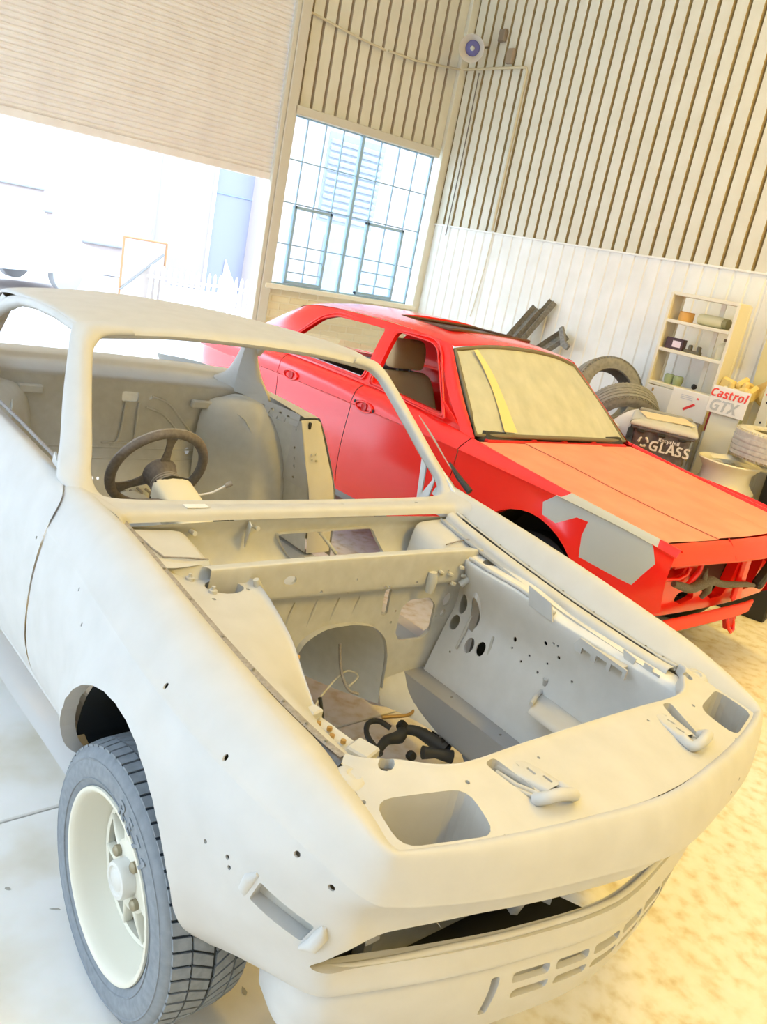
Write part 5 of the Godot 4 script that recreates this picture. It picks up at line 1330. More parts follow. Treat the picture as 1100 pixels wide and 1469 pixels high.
func saloon() -> void:
	M.loom = tri_mat(noise(0.06, 3, 71, [[0.0, Color(0.30, 0.28, 0.26)], [1.0, Color(0.52, 0.49, 0.45)]]), 4.0, 0.8)
	var car := thing("saloon_car", "bright red saloon with dusty windscreen and grey filler patch on its front wing", "car", CAR_R)
	var tY := [.900, .925, .945, .965, .970, .965, .957, .940, .893, .850, .812, .782, .762, .752]
	var tX := [.62, .66, .69, .715, .73, .735, .735, .735, .730, .720, .712, .698, .678, .665]
	var uX := [.66, .715, .75, .775, .785, .79, .79, .79, .785, .775, .766, .748, .715, .695]
	var uY := []
	for y in tY: uY.append(y - 0.035)
	var cY := [.80, .82, .83, .845, .85, .848, .845, .838, .830, .815, .800, .775, .745, .728]
	var cX := [.68, .74, .785, .81, .815, .815, .815, .815, .815, .815, .812, .785, .742, .712]
	var dY := []
	for y in cY: dY.append(y - 0.014)
	var dX := []
	for x in cX: dX.append(x - 0.006)
	var mX := [.66, .73, .785, .82, .82, .82, .82, .82, .82, .822, .818, .79, .748, .716]
	var mY := [.62, .62, .62, .62, .62, .62, .62, .62, .62, .62, .62, .62, .62, .62]
	var lX := [.64, .70, .77, .805, .81, .81, .81, .81, .81, .81, .80, .775, .728, .70]
	var lY := [.45, .43, .42, .42, .42, .42, .42, .42, .42, .42, .42, .44, .50, .53]
	var sX := [.62, .68, .74, .775, .78, .78, .78, .78, .78, .78, .77, .74, .70, .68]
	var sY := [.36, .33, .30, .28, .28, .28, .28, .28, .28, .28, .28, .32, .43, .47]
	var iX := []
	for x in tX: iX.append(x - 0.02)
	var G := grid([zrail(iX, dYs(tY, -0.015)), zrail(tX, tY), zrail(uX, uY), zrail(cX, cY), zrail(dX, dY), zrail(mX, mY), zrail(lX, lY), zrail(sX, sY)], 5, 4)
	for i in G.p.size():
		for j in G.p[i].size():
			var p: Vector3 = G.p[i][j]
			for wz in [0.02, -2.55]:
				var d := Vector2(p.z - wz, p.y - 0.345).length() - 0.34
				if p.y < 0.8: p.x -= exp(-pow(maxf(d, 0) / 0.04, 2)) * 0.014
			G.p[i][j] = p
	G = normals(G.p)
	var whole := sheet(G)
	for wz in [0.02, -2.55]:
		var ar := ring(wz, .345, .34, .34, 36)
		whole = cut(whole, Vector3.ZERO, Z3, Y3, ar, 0.3, 1.0, 0.05, X3)
	var mid := func(s: S, z0: float, z1: float, lean0: float, lean1: float) -> S:
		# between two leaning shut lines (z at y = .88, lean = dz per dy)
		var r := s
		if z0 > -9: r = side(r, V(0, .88, z0 + .003), V(0, -lean0, 1))
		if z1 < 9: r = side(r, V(0, .88, z1 - .003), V(0, lean1, -1))
		return r
	var wing: S = mid.call(whole, -0.525, 10.0, 0.03, 0)
	# filler patch sanded on the wing
	var patch := S.new()
	var pz := P2([.14,.852, .223,.826, .353,.848, .575,.805, .634,.675, .569,.555, .317,.585, .299,.679, .308,.745, .249,.745, .162,.687, .082,.700, .060,.752, .122,.805])
	var ix := Geometry2D.triangulate_polygon(pz)
	for k in range(0, ix.size(), 3):
		wing = cut(wing, Vector3.ZERO, Z3, Y3, PackedVector2Array([pz[ix[k]], pz[ix[k + 1]], pz[ix[k + 2]]]), 0.3, 1.0, 0, Vector3.ZERO, patch)
	var wp := part("front_wing", wing, M.red, car)
	part("filler_patch", patch, M.filler, wp).set_meta("label", "grey filler patch on the red front wing")
	var fd: S = mid.call(whole, -1.425, -0.525, 0.05, 0.03)
	var rd: S = mid.call(whole, -2.22, -1.425, -0.18, 0.05)
	var rq: S = mid.call(whole, -10.0, -2.22, 0, -0.18)
	var fdp := part("front_door", fd, M.red, car)
	var rdp := part("rear_door", rd, M.red, car)
	part("rear_quarter", rq, M.red, car)
	# far side, mirrored, in one piece per panel
	part("front_wing", (mid.call(whole, -0.525, 10.0, 0.03, 0) as S).mirrored(), M.red, car)
	part("front_door", (fd as S).mirrored(), M.red, car)
	part("rear_door", (rd as S).mirrored(), M.red, car)
	part("rear_quarter", (rq as S).mirrored(), M.red, car)
	# handle recesses and trim holes
	for h in [[fdp, -1.30, .852], [rdp, -2.06, .868]]:
		var hz: float = h[1]
		var rimp := tube(S.new(), Array(ellipse3(V(-.818, h[2], hz), .075, .028)), 0.006, 6, true)
		part("handle_recess", rimp, M.red, h[0])
		part("handle_dish", spun(S.new(), Transform3D(Basis(Vector3.BACK, PI / 2).scaled_local(Vector3.ONE), V(-.817, h[2], hz)), [Vector2(0.024, 0.002), Vector2(0.012, -0.001), Vector2(0, -0.002)], 16), M.redin, h[0])
	for q in [[-1.385, .865], [-1.36, .868], [-1.215, .848]]:
		part("lock_hole", spun(S.new(), Transform3D(Basis(Vector3.BACK, PI / 2), V(-.8165, q[1], q[0])), [Vector2(0.010, 0.001), Vector2(0.009, 0.003), Vector2(0, 0.003)], 10), M.black, fdp)
	# greenhouse sides with the window openings cut out
	for sg in [-1.0, 1.0]:
		var b := []
		var m1 := []
		var m2 := []
		var t := []
		var bz := [-.585, -1.0, -1.4, -1.8, -2.2, -2.6, -2.98]
		var by := [.888, .935, .952, .960, .965, .96, .94]
		var bxx := [-.722, -.73, -.733, -.733, -.728, -.712, -.68]
		var tz := [-.985, -1.22, -1.5, -1.8, -2.1, -2.35, -2.50]
		var ty := [1.288, 1.312, 1.322, 1.322, 1.312, 1.288, 1.245]
		var tx := [-.548, -.562, -.57, -.57, -.565, -.555, -.545]
		for k in 7:
			var pb := V(bxx[k], by[k], bz[k])
			var pt := V(tx[k], ty[k], tz[k])
			b.append(pb); t.append(pt)
			m1.append(pb.lerp(pt, 0.33) + V(-.012, 0, 0)); m2.append(pb.lerp(pt, 0.68) + V(-.014, 0, 0))
		var g := loft([b, m1, m2, t], 6, 6, true)
		var wf := soft([Vector2(-.745, .945), Vector2(-1.03, 1.245), Vector2(-1.10, 1.272), Vector2(-1.40, 1.282), Vector2(-1.375, .985)], 0.03)
		var wr := soft([Vector2(-1.475, .99), Vector2(-1.50, 1.282), Vector2(-1.98, 1.272), Vector2(-2.10, 1.235), Vector2(-2.33, 1.03), Vector2(-2.30, 1.0)], 0.03)
		g = cut(g, Vector3.ZERO, Z3, Y3, wf, 0.3, 1.0, 0.03, X3)
		g = cut(g, Vector3.ZERO, Z3, Y3, wr, 0.3, 1.0, 0.03, X3)
		if sg > 0: g = g.mirrored()
		var gp := part("window_surround", g, M.red, car)
		# raised frame lines round the openings
		for e in [[wf, 0.010], [wr, 0.010]]:
			for o in [0.0, 0.02]:
				var pts := []
				var cen := Vector2.ZERO
				for q in e[0]: cen += q / e[0].size()
				for q in e[0]:
					var w: Vector2 = q + (q - cen).normalized() * (0.008 + o)
					var f := clampf((w.y - .95) / .36, 0, 1)
					pts.append(V((lerpf(-.734, -.562, f) - 0.010 - 0.013 * sin(f * PI)) * (-sg), w.y, w.x))
				part("window_frame", tube(S.new(), pts, 0.0055, 6, true), M.red, gp)
	# roof with its open sunroof
	var rails := []
	var rz := [-.975, -1.0, -1.10, -1.4, -1.8, -2.15, -2.36, -2.46, -2.48]
	var rc := [1.322, 1.332, 1.350, 1.374, 1.380, 1.368, 1.342, 1.310, 1.285]
	var re := [1.283, 1.291, 1.302, 1.322, 1.325, 1.312, 1.288, 1.262, 1.24]
	var rx := [.535, .545, .556, .566, .570, .566, .556, .548, .545]
	for x in [-1.0, -.95, -.8, -.4, 0.0, .4, .8, .95, 1.0]:
		var r := []
		for k in rz.size(): r.append(V(x * rx[k], lerpf(rc[k], re[k], pow(absf(x), 2.6)), rz[k] + 0.03 * (1 - x * x) * (1.0 if k < 3 else 0.0)))
		rails.append(r)
	var rf := loft(rails, 4, 4)
	var sun := soft([Vector2(-.36, 1.20), Vector2(.36, 1.20), Vector2(.36, 1.68), Vector2(-.36, 1.68)], 0.05)
	rf = cut(rf, Vector3.ZERO, X3, -Z3, sun, 1.0, 1.6, 0.02, V(0, -1, 0))
	part("roof", rf, M.red, car)
	var sr := part("sunroof_panel", bx(V(0, 1.343, -1.44), V(0.70, 0.012, 0.46), 0.004), mat(Color(0.20, 0.16, 0.12), 0.4), car)
	var sf := []
	for q in sun: sf.append(V(q.x, 1.374 - 0.06 * pow(absf(q.x) / .36, 2) * 0.35, -q.y))
	part("sunroof_frame", tube(S.new(), sf, 0.010, 6, true), mat(Color(0.36, 0.24, 0.16), 0.5), sr)
	# screens
	var ws := [[V(-.672, .895, -.555), V(-.535, 1.268, -.972)], [V(-.36, .905, -.525), V(-.29, 1.308, -.955)], [V(0, .908, -.515), V(0, 1.320, -.950)], [V(.36, .905, -.525), V(.29, 1.308, -.955)], [V(.672, .895, -.555), V(.535, 1.268, -.972)]]
	var bot := []
	var top := []
	var md := []
	for q in ws: bot.append(q[0]); top.append(q[1]); md.append((q[0] as Vector3).lerp(q[1], 0.5) + V(0, .006, .006))
	var wsp := part("windscreen", loft([bot, md, top], 5, 6), M.dusty, car)
	var loop := []
	for p in cr(bot, 5): loop.append(p)
	for p in [ws[4][0].lerp(ws[4][1], .25), ws[4][0].lerp(ws[4][1], .5), ws[4][0].lerp(ws[4][1], .75)]: loop.append(p)
	var tr := cr(top, 5)
	for i in range(tr.size() - 1, -1, -1): loop.append(tr[i])
	for p in [ws[0][0].lerp(ws[0][1], .75), ws[0][0].lerp(ws[0][1], .5), ws[0][0].lerp(ws[0][1], .25)]: loop.append(p)
	part("screen_seal", tube(S.new(), loop, 0.013, 8, true), M.trim, wsp)
	part("tape_strip", loft([P3([-.475,.925,-.540, -.43,1.08,-.705, -.42,1.20,-.835, -.43,1.285,-.93]), P3([-.385,.925,-.528, -.37,1.08,-.695, -.372,1.20,-.825, -.40,1.29,-.93])], 4, 2), M.tape, wsp)
	for sg in [-1.0, 1.0]:
		# windscreen pillar
		var fa := [V(sg * .700, .888, -.535), V(sg * .632, 1.08, -.760), V(sg * .552, 1.270, -.968), V(sg * .535, 1.292, -.995)]
		var fb := [V(sg * .735, .885, -.590), V(sg * .676, 1.07, -.82), V(sg * .585, 1.262, -1.025), V(sg * .562, 1.300, -1.06)]
		var fc := [V(sg * .712, .885, -.545), V(sg * .655, 1.08, -.775), V(sg * .572, 1.272, -.985), V(sg * .548, 1.298, -1.015)]
		part("windscreen_pillar", loft([fa, fc, fb], 5, 4, sg > 0), M.red, car)
	part("rear_window", loft([P3([-.53,1.235,-2.49, 0,1.285,-2.50, .53,1.235,-2.49]), P3([-.60,.955,-2.93, 0,.965,-2.96, .60,.955,-2.93])], 5, 4), M.glass, car)
	part("boot_lid", loft([P3([-.64,.938,-2.93, 0,.962,-2.97, .64,.938,-2.93]), P3([-.64,.925,-3.2, 0,.95,-3.22, .64,.925,-3.2]), P3([-.62,.895,-3.49, 0,.915,-3.52, .62,.895,-3.49]), P3([-.62,.62,-3.53, 0,.62,-3.56, .62,.62,-3.53])], 5, 4), M.red, car)
	part("rear_panel", bx(V(0, .50, -3.48), V(1.26, .30, .03), 0.01), M.red, car)
	# bonnet, slightly raised centre
	var hz := [-.515, -.20, .10, .40, .62]
	var hx := [.702, .694, .686, .672, .652]
	var he := [.868, .838, .802, .772, .755]
	var hr := []
	for x in [-1.0, -.97, -.70, -.50, -.46, 0.0, .46, .50, .70, .97, 1.0]:
		var r := []
		for k in 5:
			var f := absf(x)
			var y: float = he[k] + (0.006 if f < 0.98 else 0.0) + (0.007 if f < 0.48 else 0.0) + 0.004 * (1 - f)
			if k == 4: y -= 0.008 * (1 - f)
			r.append(V(x * hx[k] * (1.0 if f > 0.6 else lerpf(1.0, 0.86, k / 4.0)), y, hz[k] + 0.03 * (1 - f * f) * (1.0 if k in [0, 4] else 0.0)))
		hr.append(r)
	part("bonnet", loft(hr, 5, 3), M.redmat, car)
	part("scuttle", bx(V(0, .872, -.535), V(1.26, .03, .07), 0.008), M.redin, car)
	for x in [-.25, .02, .30]: part("scuttle_rib", bx(V(x, .886, -.53), V(0.05, .02, .05), 0.008), M.redin, car)
	# nose panel under the bonnet lip
	var np := loft([P3([-.668,.758,.612, -.655,.757,.628, -.40,.757,.640, 0,.758,.655, .40,.757,.640, .655,.757,.628, .668,.758,.612]), P3([-.690,.735,.640, -.660,.735,.650, -.40,.738,.668, 0,.74,.690, .40,.738,.668, .660,.735,.650, .690,.735,.640]), P3([-.694,.690,.672, -.655,.688,.684, -.40,.688,.705, 0,.688,.728, .40,.688,.705, .655,.688,.684, .694,.690,.672]), P3([-.690,.672,.668, -.650,.670,.676, -.40,.670,.696, 0,.670,.718, .40,.670,.696, .650,.670,.676, .690,.672,.668])], 5, 3)
	var npp := part("nose_panel", np, mat(Color(0.93, 0.24, 0.12), 0.35), car)
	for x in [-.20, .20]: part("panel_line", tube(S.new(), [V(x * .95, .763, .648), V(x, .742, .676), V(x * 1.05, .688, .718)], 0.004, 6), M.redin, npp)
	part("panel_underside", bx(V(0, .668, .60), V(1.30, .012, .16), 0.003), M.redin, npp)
	# front structure with the lamps and grille removed
	var fr := loft([P3([-.69,.67,.575, -.35,.67,.60, 0,.67,.61, .35,.67,.60, .69,.67,.575]), P3([-.68,.50,.56, -.35,.50,.585, 0,.50,.595, .35,.50,.585, .68,.50,.56]), P3([-.64,.36,.53, -.35,.36,.555, 0,.36,.565, .35,.36,.555, .64,.36,.53])], 8, 8)
	for sg in [-1.0, 1.0]:
		fr = cut(fr, Vector3.ZERO, X3, Y3, soft([Vector2(sg * .652, .655), Vector2(sg * .676, .562), Vector2(sg * .456, .570), Vector2(sg * .392, .592), Vector2(sg * .398, .655)], 0.02), 0.3, 0.9, 0.05, -Z3)
		fr = cut(fr, Vector3.ZERO, X3, Y3, ring(sg * .640, .505, .016, .022, 12), 0.3, 0.9, 0.02, -Z3)
	fr = cut(fr, Vector3.ZERO, X3, Y3, soft([Vector2(-.285, .660), Vector2(.095, .660), Vector2(.085, .415), Vector2(-.05, .415), Vector2(-.19, .49), Vector2(-.30, .54)], 0.02), 0.3, 0.9, 0.05, -Z3)
	fr = cut(fr, Vector3.ZERO, X3, Y3, soft([Vector2(-.36, .485), Vector2(-.24, .485), Vector2(-.20, .44), Vector2(-.28, .41), Vector2(-.37, .44)], 0.02), 0.3, 0.9, 0.03, -Z3)
	fr = cut(fr, Vector3.ZERO, X3, Y3, soft([Vector2(.215, .660), Vector2(.385, .660), Vector2(.385, .43), Vector2(.215, .42)], 0.02), 0.3, 0.9, 0.05, -Z3)
	var frp := part("front_panel", fr, M.red, car)
	part("cross_beam", loft([P3([-.46,.365,.60, -.20,.375,.615, 0,.38,.62, .25,.375,.61, .40,.375,.60]), P3([-.47,.355,.615, -.20,.365,.63, 0,.37,.635, .25,.365,.625, .40,.365,.61]), P3([-.47,.295,.605, -.20,.305,.62, 0,.31,.625, .25,.305,.615, .40,.305,.60])], 4, 2), mat(Color(0.93, 0.20, 0.10), 0.4), frp)
	part("post_edge", tube(S.new(), P3([-.300,.655,.618, -.310,.60,.620, -.345,.545,.612, -.38,.51,.606]), [0.012, 0.014, 0.014, 0.010], 8), M.red, frp)
	part("lamp_rim", tube(S.new(), P3([-.655,.60,.598, -.665,.566,.590, -.56,.573,.600, -.455,.568,.608, -.40,.588,.612, -.392,.62,.614]), 0.010, 8), M.red, frp)
	part("inner_bowl", spun(S.new(), Transform3D(Basis(Vector3.RIGHT, -PI / 2), V(-.50, .50, .575)), [Vector2(0.10, 0.03), Vector2(0.085, 0.035), Vector2(0.06, 0.015), Vector2(0, 0.01)], 24), M.red, frp)
	part("post", bx(V(.155, .53, .612), V(.07, .26, .03), 0.012, V(0, 0, 0.06)), M.red, frp)
	part("tow_eye", tube(S.new(), P3([.17,.31,.60, .19,.25,.615, .225,.222,.62, .255,.228,.615, .25,.27,.605, .22,.31,.60]), 0.010, 8), M.red, frp)
	part("tow_bracket", prism(S.new(), at(V(.20, .285, .60)), P2([-.07, .04, .06, .04, .05, -.045, -.01, -.05]), 0.02), M.redin, frp)
	var gb := part("bare_loom", wire(P3([-.515,.560,.625, -.45,.545,.635, -.38,.530,.64, -.31,.545,.645, -.235,.560,.65, -.15,.540,.655, -.06,.528,.66, .05,.515,.655, .16,.500,.645, .27,.480,.635]), [.014, .020, .021, .025, .022, .017, .016, .014, .014, .010], 10), M.loom, frp)
	part("loom_branch", tube(S.new(), P3([-.29,.55,.645, -.295,.59,.645, -.285,.62,.64]), [.018, .012, .006], 8), M.loom, gb)
	part("loom_branch", tube(S.new(), P3([-.235,.55,.645, -.20,.50,.635, -.185,.455,.61]), [.018, .018, .012], 8), M.loom, gb)
	part("far_bumper_arm", bx(V(.36, .555, .64), V(.05, .22, .05), 0.01, V(0, 0, -0.75)), M.dark, frp)
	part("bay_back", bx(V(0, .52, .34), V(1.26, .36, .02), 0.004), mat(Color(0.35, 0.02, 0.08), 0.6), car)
	# wells, wheels and floor
	for wz in [0.02, -2.55]:
		for sg in [-1.0, 1.0]:
			var well := spun(S.new(), Transform3D(Basis(Vector3.BACK, -sg * PI / 2), V(sg * .50, .345, wz)), [Vector2(0.0, 0.0), Vector2(0.30, 0.0), Vector2(0.35, 0.03), Vector2(0.355, 0.29)], 32)
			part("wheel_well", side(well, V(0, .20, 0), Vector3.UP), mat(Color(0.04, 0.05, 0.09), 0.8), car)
			var tt := Transform3D(Basis(Vector3.BACK, -sg * PI / 2), V(sg * .64, .288, wz))
			var wh := part("front_wheel" if wz > 0 else "rear_wheel", spun(S.new(), tt, [Vector2(0.17, -0.08), Vector2(0.26, -0.085), Vector2(0.284, -0.06), Vector2(0.286, 0.06), Vector2(0.26, 0.085), Vector2(0.18, 0.08)], 36), M.black, car)
			part("rim", spun(S.new(), tt, [Vector2(0.18, 0.08), Vector2(0.165, 0.06), Vector2(0.06, 0.05), Vector2(0.0, 0.055)], 28), M.dark, wh)
	part("sill_trim", bx(V(-.775, .30, -1.25), V(.03, .05, 1.95), 0.01), mat(Color(0.52, 0.52, 0.53), 0.5), car)
	part("floor_pan", bx(V(0, .27, -1.5), V(1.44, .03, 2.5), 0), M.redin, car)
	# cabin
	part("dash", bx(V(0, .84, -.62), V(1.30, .16, .22), 0.04), M.dark, car)
	for x in [-.36, .36]: front_seat(car, x)
	var rs := part("rear_seat", loft([P3([-.60,.45,-1.85, 0,.45,-1.85, .60,.45,-1.85]), P3([-.60,.52,-2.2, 0,.50,-2.2, .60,.52,-2.2]), P3([-.60,.88,-2.42, 0,.90,-2.42, .60,.88,-2.42]), P3([-.60,.90,-2.55, 0,.92,-2.55, .60,.90,-2.55])], 6, 4), mat(Color(0.20, 0.20, 0.21), 0.8), car)
	part("parcel_shelf", bx(V(0, .915, -2.70), V(1.20, .02, .40), 0.004), M.dark, rs)
	# far door frame without its card, seen through the near window
	var ff := S.new()
	tube(ff, P3([.69,.96,-.78, .66,1.08,-.92, .60,1.23,-1.06]), 0.022, 8)
	tube(ff, P3([.69,.95,-.80, .695,.80,-.80, .70,.62,-.80]), 0.03, 8)
	tube(ff, P3([.70,.93,-.80, .70,.93,-1.35]), 0.022, 8)
	tube(ff, P3([.70,.78,-.80, .70,.76,-1.35]), 0.018, 8)
	part("bare_door_frame", ff, M.redin, car)
	part("mirror_sail", prism(S.new(), Transform3D(Basis(Vector3.UP, -PI / 2), V(-.722, 0, 0)), P2([-.64, .925, -.76, .945, -.80, 1.03]), 0.008), M.red, car)
	# clear sheeting hung inside the far side
	part("plastic_sheet", loft([P3([.62,1.26,-1.15, .60,1.24,-1.35, .61,1.25,-1.6]), P3([.64,1.10,-1.05, .60,1.08,-1.3, .63,1.10,-1.6]), P3([.66,.95,-1.10, .62,.93,-1.35, .65,.95,-1.6])], 5, 5), mat(Color(0.55, 0.72, 0.66), 0.25), car)

func dYs(a: Array, d: float) -> Array:
	var o := []
	for y in a: o.append(y + d)
	return o

func ellipse3(c: Vector3, a: float, b: float) -> PackedVector3Array:
	var o := PackedVector3Array()
	for i in 20:
		var w := TAU * i / 20
		o.append(c + V(0, b * sin(w), a * cos(w)))
	return o

func front_seat(car: Node3D, x: float) -> void:
	var pad := func(w: float, pts: Array) -> S:
		# pts: side profile as (y, z, half thickness) from the bottom up
		var r := []
		for e in [[-1.0, 0.0], [-.92, 0.8], [-.6, 1.05], [0.0, 0.9], [.6, 1.05], [.92, 0.8], [1.0, 0.0], [.92, -.8], [0.0, -1.0], [-.92, -.8], [-1.0, 0.0]]:
			var row := []
			for q in pts: row.append(V(x + e[0] * w * q[3], q[0], q[1] - 0.13 + e[1] * q[2]))
			r.append(row)
		return loft(r, 4, 3)
	var b := part("front_seat", pad.call(.245, [[.46, -1.20, .01, .8], [.48, -1.22, .06, .95], [.70, -1.28, .065, 1.0], [.90, -1.36, .06, .98], [1.01, -1.40, .05, .86], [1.04, -1.41, .01, .7]]), M.tan, car)
	part("seat_cushion", bx(V(x, .43, -1.12), V(.48, .14, .50), 0.05), M.tan, b)
	part("headrest", pad.call(.135, [[1.055, -1.405, .01, .8], [1.07, -1.405, .045, .95], [1.15, -1.41, .05, 1.0], [1.215, -1.42, .04, .95], [1.235, -1.42, .01, .8]]), M.tan, b)
	part("headrest_post", tube(S.new(), [V(x - .05, 1.02, -1.535), V(x - .05, 1.08, -1.535)], 0.007, 6), M.steel, b)
	part("headrest_post", tube(S.new(), [V(x + .05, 1.02, -1.535), V(x + .05, 1.08, -1.535)], 0.007, 6), M.steel, b)

# ---------------------------------------------------------------- along the wall
func tyre(nm: String, label: String, t: Transform3D, R := 0.31, W := 0.20, m: Material = null, group := "") -> Node3D:
	if m == null: m = M.tyre
	var o := thing(nm, label, "tyre", t, group)
	var h := W / 2
	part("carcass", spun(S.new(), Transform3D.IDENTITY, [Vector2(R * .64, -h * .80), Vector2(R * .66, -h * .94), Vector2(R * .78, -h), Vector2(R * .90, -h * .97), Vector2(R * .965, -h * .80), Vector2(R * .985, -h * .6), Vector2(R * .992, 0), Vector2(R * .985, h * .6), Vector2(R * .965, h * .80), Vector2(R * .90, h * .97), Vector2(R * .78, h), Vector2(R * .66, h * .94), Vector2(R * .64, h * .80), Vector2(R * .67, h * .72), Vector2(R * .90, h * .5), Vector2(R * .93, 0), Vector2(R * .90, -h * .5), Vector2(R * .67, -h * .72), Vector2(R * .64, -h * .80)], 56), m, o)
	for b in 5:
		var y := h * (-.68 + b * .34)
		var w := h * .125
		part("tread_rib", spun(S.new(), Transform3D.IDENTITY, [Vector2(R * .975, y - w * 1.05), Vector2(R * (1.004 if b in [1, 2, 3] else 0.994), y - w), Vector2(R * (1.004 if b in [1, 2, 3] else 0.994), y + w), Vector2(R * .975, y + w * 1.05)], 56), m, o)
	var s := S.new()
	for k in 64:
		var a := TAU * k / 64
		for e in [-1.0, 1.0]:
			box(s, Transform3D(Basis(Vector3.UP, -a), V(cos(a) * R * .958, e * h * .83, sin(a) * R * .958)), V(0.012, h * .22, 0.010), 0)
	part("shoulder_lugs", s, m, o)
	return o

func clutter() -> void:
	M.tyre = tri_mat(noise(0.02, 4, 51, [[0.0, Color(0.52, 0.52, 0.50)], [1.0, Color(0.66, 0.65, 0.62)]]), 2.0, 0.8)
	M.tyre2 = tri_mat(noise(0.02, 4, 52, [[0.0, Color(0.76, 0.74, 0.68)], [1.0, Color(0.88, 0.86, 0.80)]]), 2.0, 0.8)
	# two tyres leaning in a heap, others under them
	tyre("tyre", "grey tyre leaning upright at the top of the heap behind the red car's windscreen", Transform3D(basis_y(V(-0.42, 0.30, 0.86)), V(5.86, .93, -4.42)), 0.31, 0.20)
	tyre("tyre", "grey tyre with dark inside tilted in front of the upright one in the heap", Transform3D(basis_y(V(-0.50, -0.50, 0.71)), V(5.72, .80, -4.10)), 0.30, 0.20)
	tyre("tyre", "tyre lying flat at the bottom of the heap behind the red car", at(V(5.72, .105, -4.30)), 0.31, 0.20)
	tyre("tyre", "tyre lying flat second from the floor in the heap behind the red car", at(V(5.76, .312, -4.30)), 0.31, 0.20)
	tag(part("step_block", bx(V(5.80, .50, -4.40), V(.34, .17, .34), 0.01), M.dark), "dark block under the leaning tyres", "block")
	# steel sections leaning against the wall
	var secs := [[V(5.55, .0, -6.22), V(6.30, 1.47, -5.80), 0.15, 0.07, "wide grey pressed steel section leaning on the wall, tallest left one"], [V(5.60, .0, -6.12), V(6.33, 1.56, -5.66), 0.075, 0.06, "narrow grey steel section with a pale end leaning beside the wide one"], [V(5.45, .0, -6.30), V(6.30, 1.30, -5.38), 0.12, 0.06, "short notched grey steel section leaning low on the wall behind the red roof"]]
	for q in secs:
		var d: Vector3 = q[1] - q[0]
		var L := d.length()
		var o := thing("steel_section", q[4], "metal section", along(q[0], q[1], V(1, 0, 0.3)), "steel sections leaning on the wall")
		var w: float = q[2]
		var pr := P2([-w / 2, -.03, w / 2, -.03, w / 2, .03, w / 2 - .004, .03, w / 2 - .004, -.026, -w / 2 + .004, -.026, -w / 2 + .004, .03, -w / 2, .03])
		part("channel", prism(S.new(), Transform3D(Basis(V(1, 0, 0), V(0, 0, -1), V(0, 1, 0)), V(0, L / 2, 0)), pr, L), M.steel, o)
		part("end_plate", bx(V(0, L - .03, .03), V(w * .9, .06, .004), 0.001), mat(Color(0.80, 0.78, 0.66), 0.6), o)
	tag(part("angle_offcut", prism(S.new(), Transform3D(Basis(Vector3.UP, -PI / 2) * Basis(Vector3.BACK, 0.2), V(6.22, 1.29, -5.33)), P2([-.06, .06, -.02, .08, .03, -.06, .08, -.10, .05, -.14, -.02, -.10]), 0.03), M.steel), "small bent steel offcut hooked over the short leaning section", "offcut")
	# pale panel and carton
	var pn := thing("body_panel", "white curved car body panel propped behind the black bin", "panel", Transform3D(Basis(Vector3.UP, 0.0), V(5.48, 0, -3.98)))
	part("panel_skin", loft([P3([0,.0,-.08, 0,.62,-.08, .03,.72,-.06]), P3([-.01,.0,-.03, -.02,.70,-.03, .04,.82,-.02]), P3([-.01,.0,.06, -.02,.78,.06, .06,.90,.06]), P3([0,.0,.14, 0,.82,.14, .07,.94,.14])], 6, 6), M.white, pn)
	var bxn := thing("carton", "open white carton with a dark label behind the red bonnet", "box", Transform3D(Basis(Vector3.UP, 0.5), V(5.25, 0, -4.02)))
	part("carton_body", bx(V(0, .40, 0), V(.22, .80, .24), 0.006), M.white, bxn)
	part("label_patch", bx(V(-.02, .74, .153), V(.10, .09, .004), 0.001), M.steel, bxn)
	part("flap", bx(V(-.02, .815, .15), V(.24, .006, .12), 0.001, V(0.5, 0, 0)), M.white, bxn)
	wheelie_bin()
	shelves()
	signs()
	stacks()

func basis_y(y: Vector3) -> Basis:
	y = y.normalized()
	var x := y.cross(Vector3.UP).normalized()
	return Basis(x, y, x.cross(y))

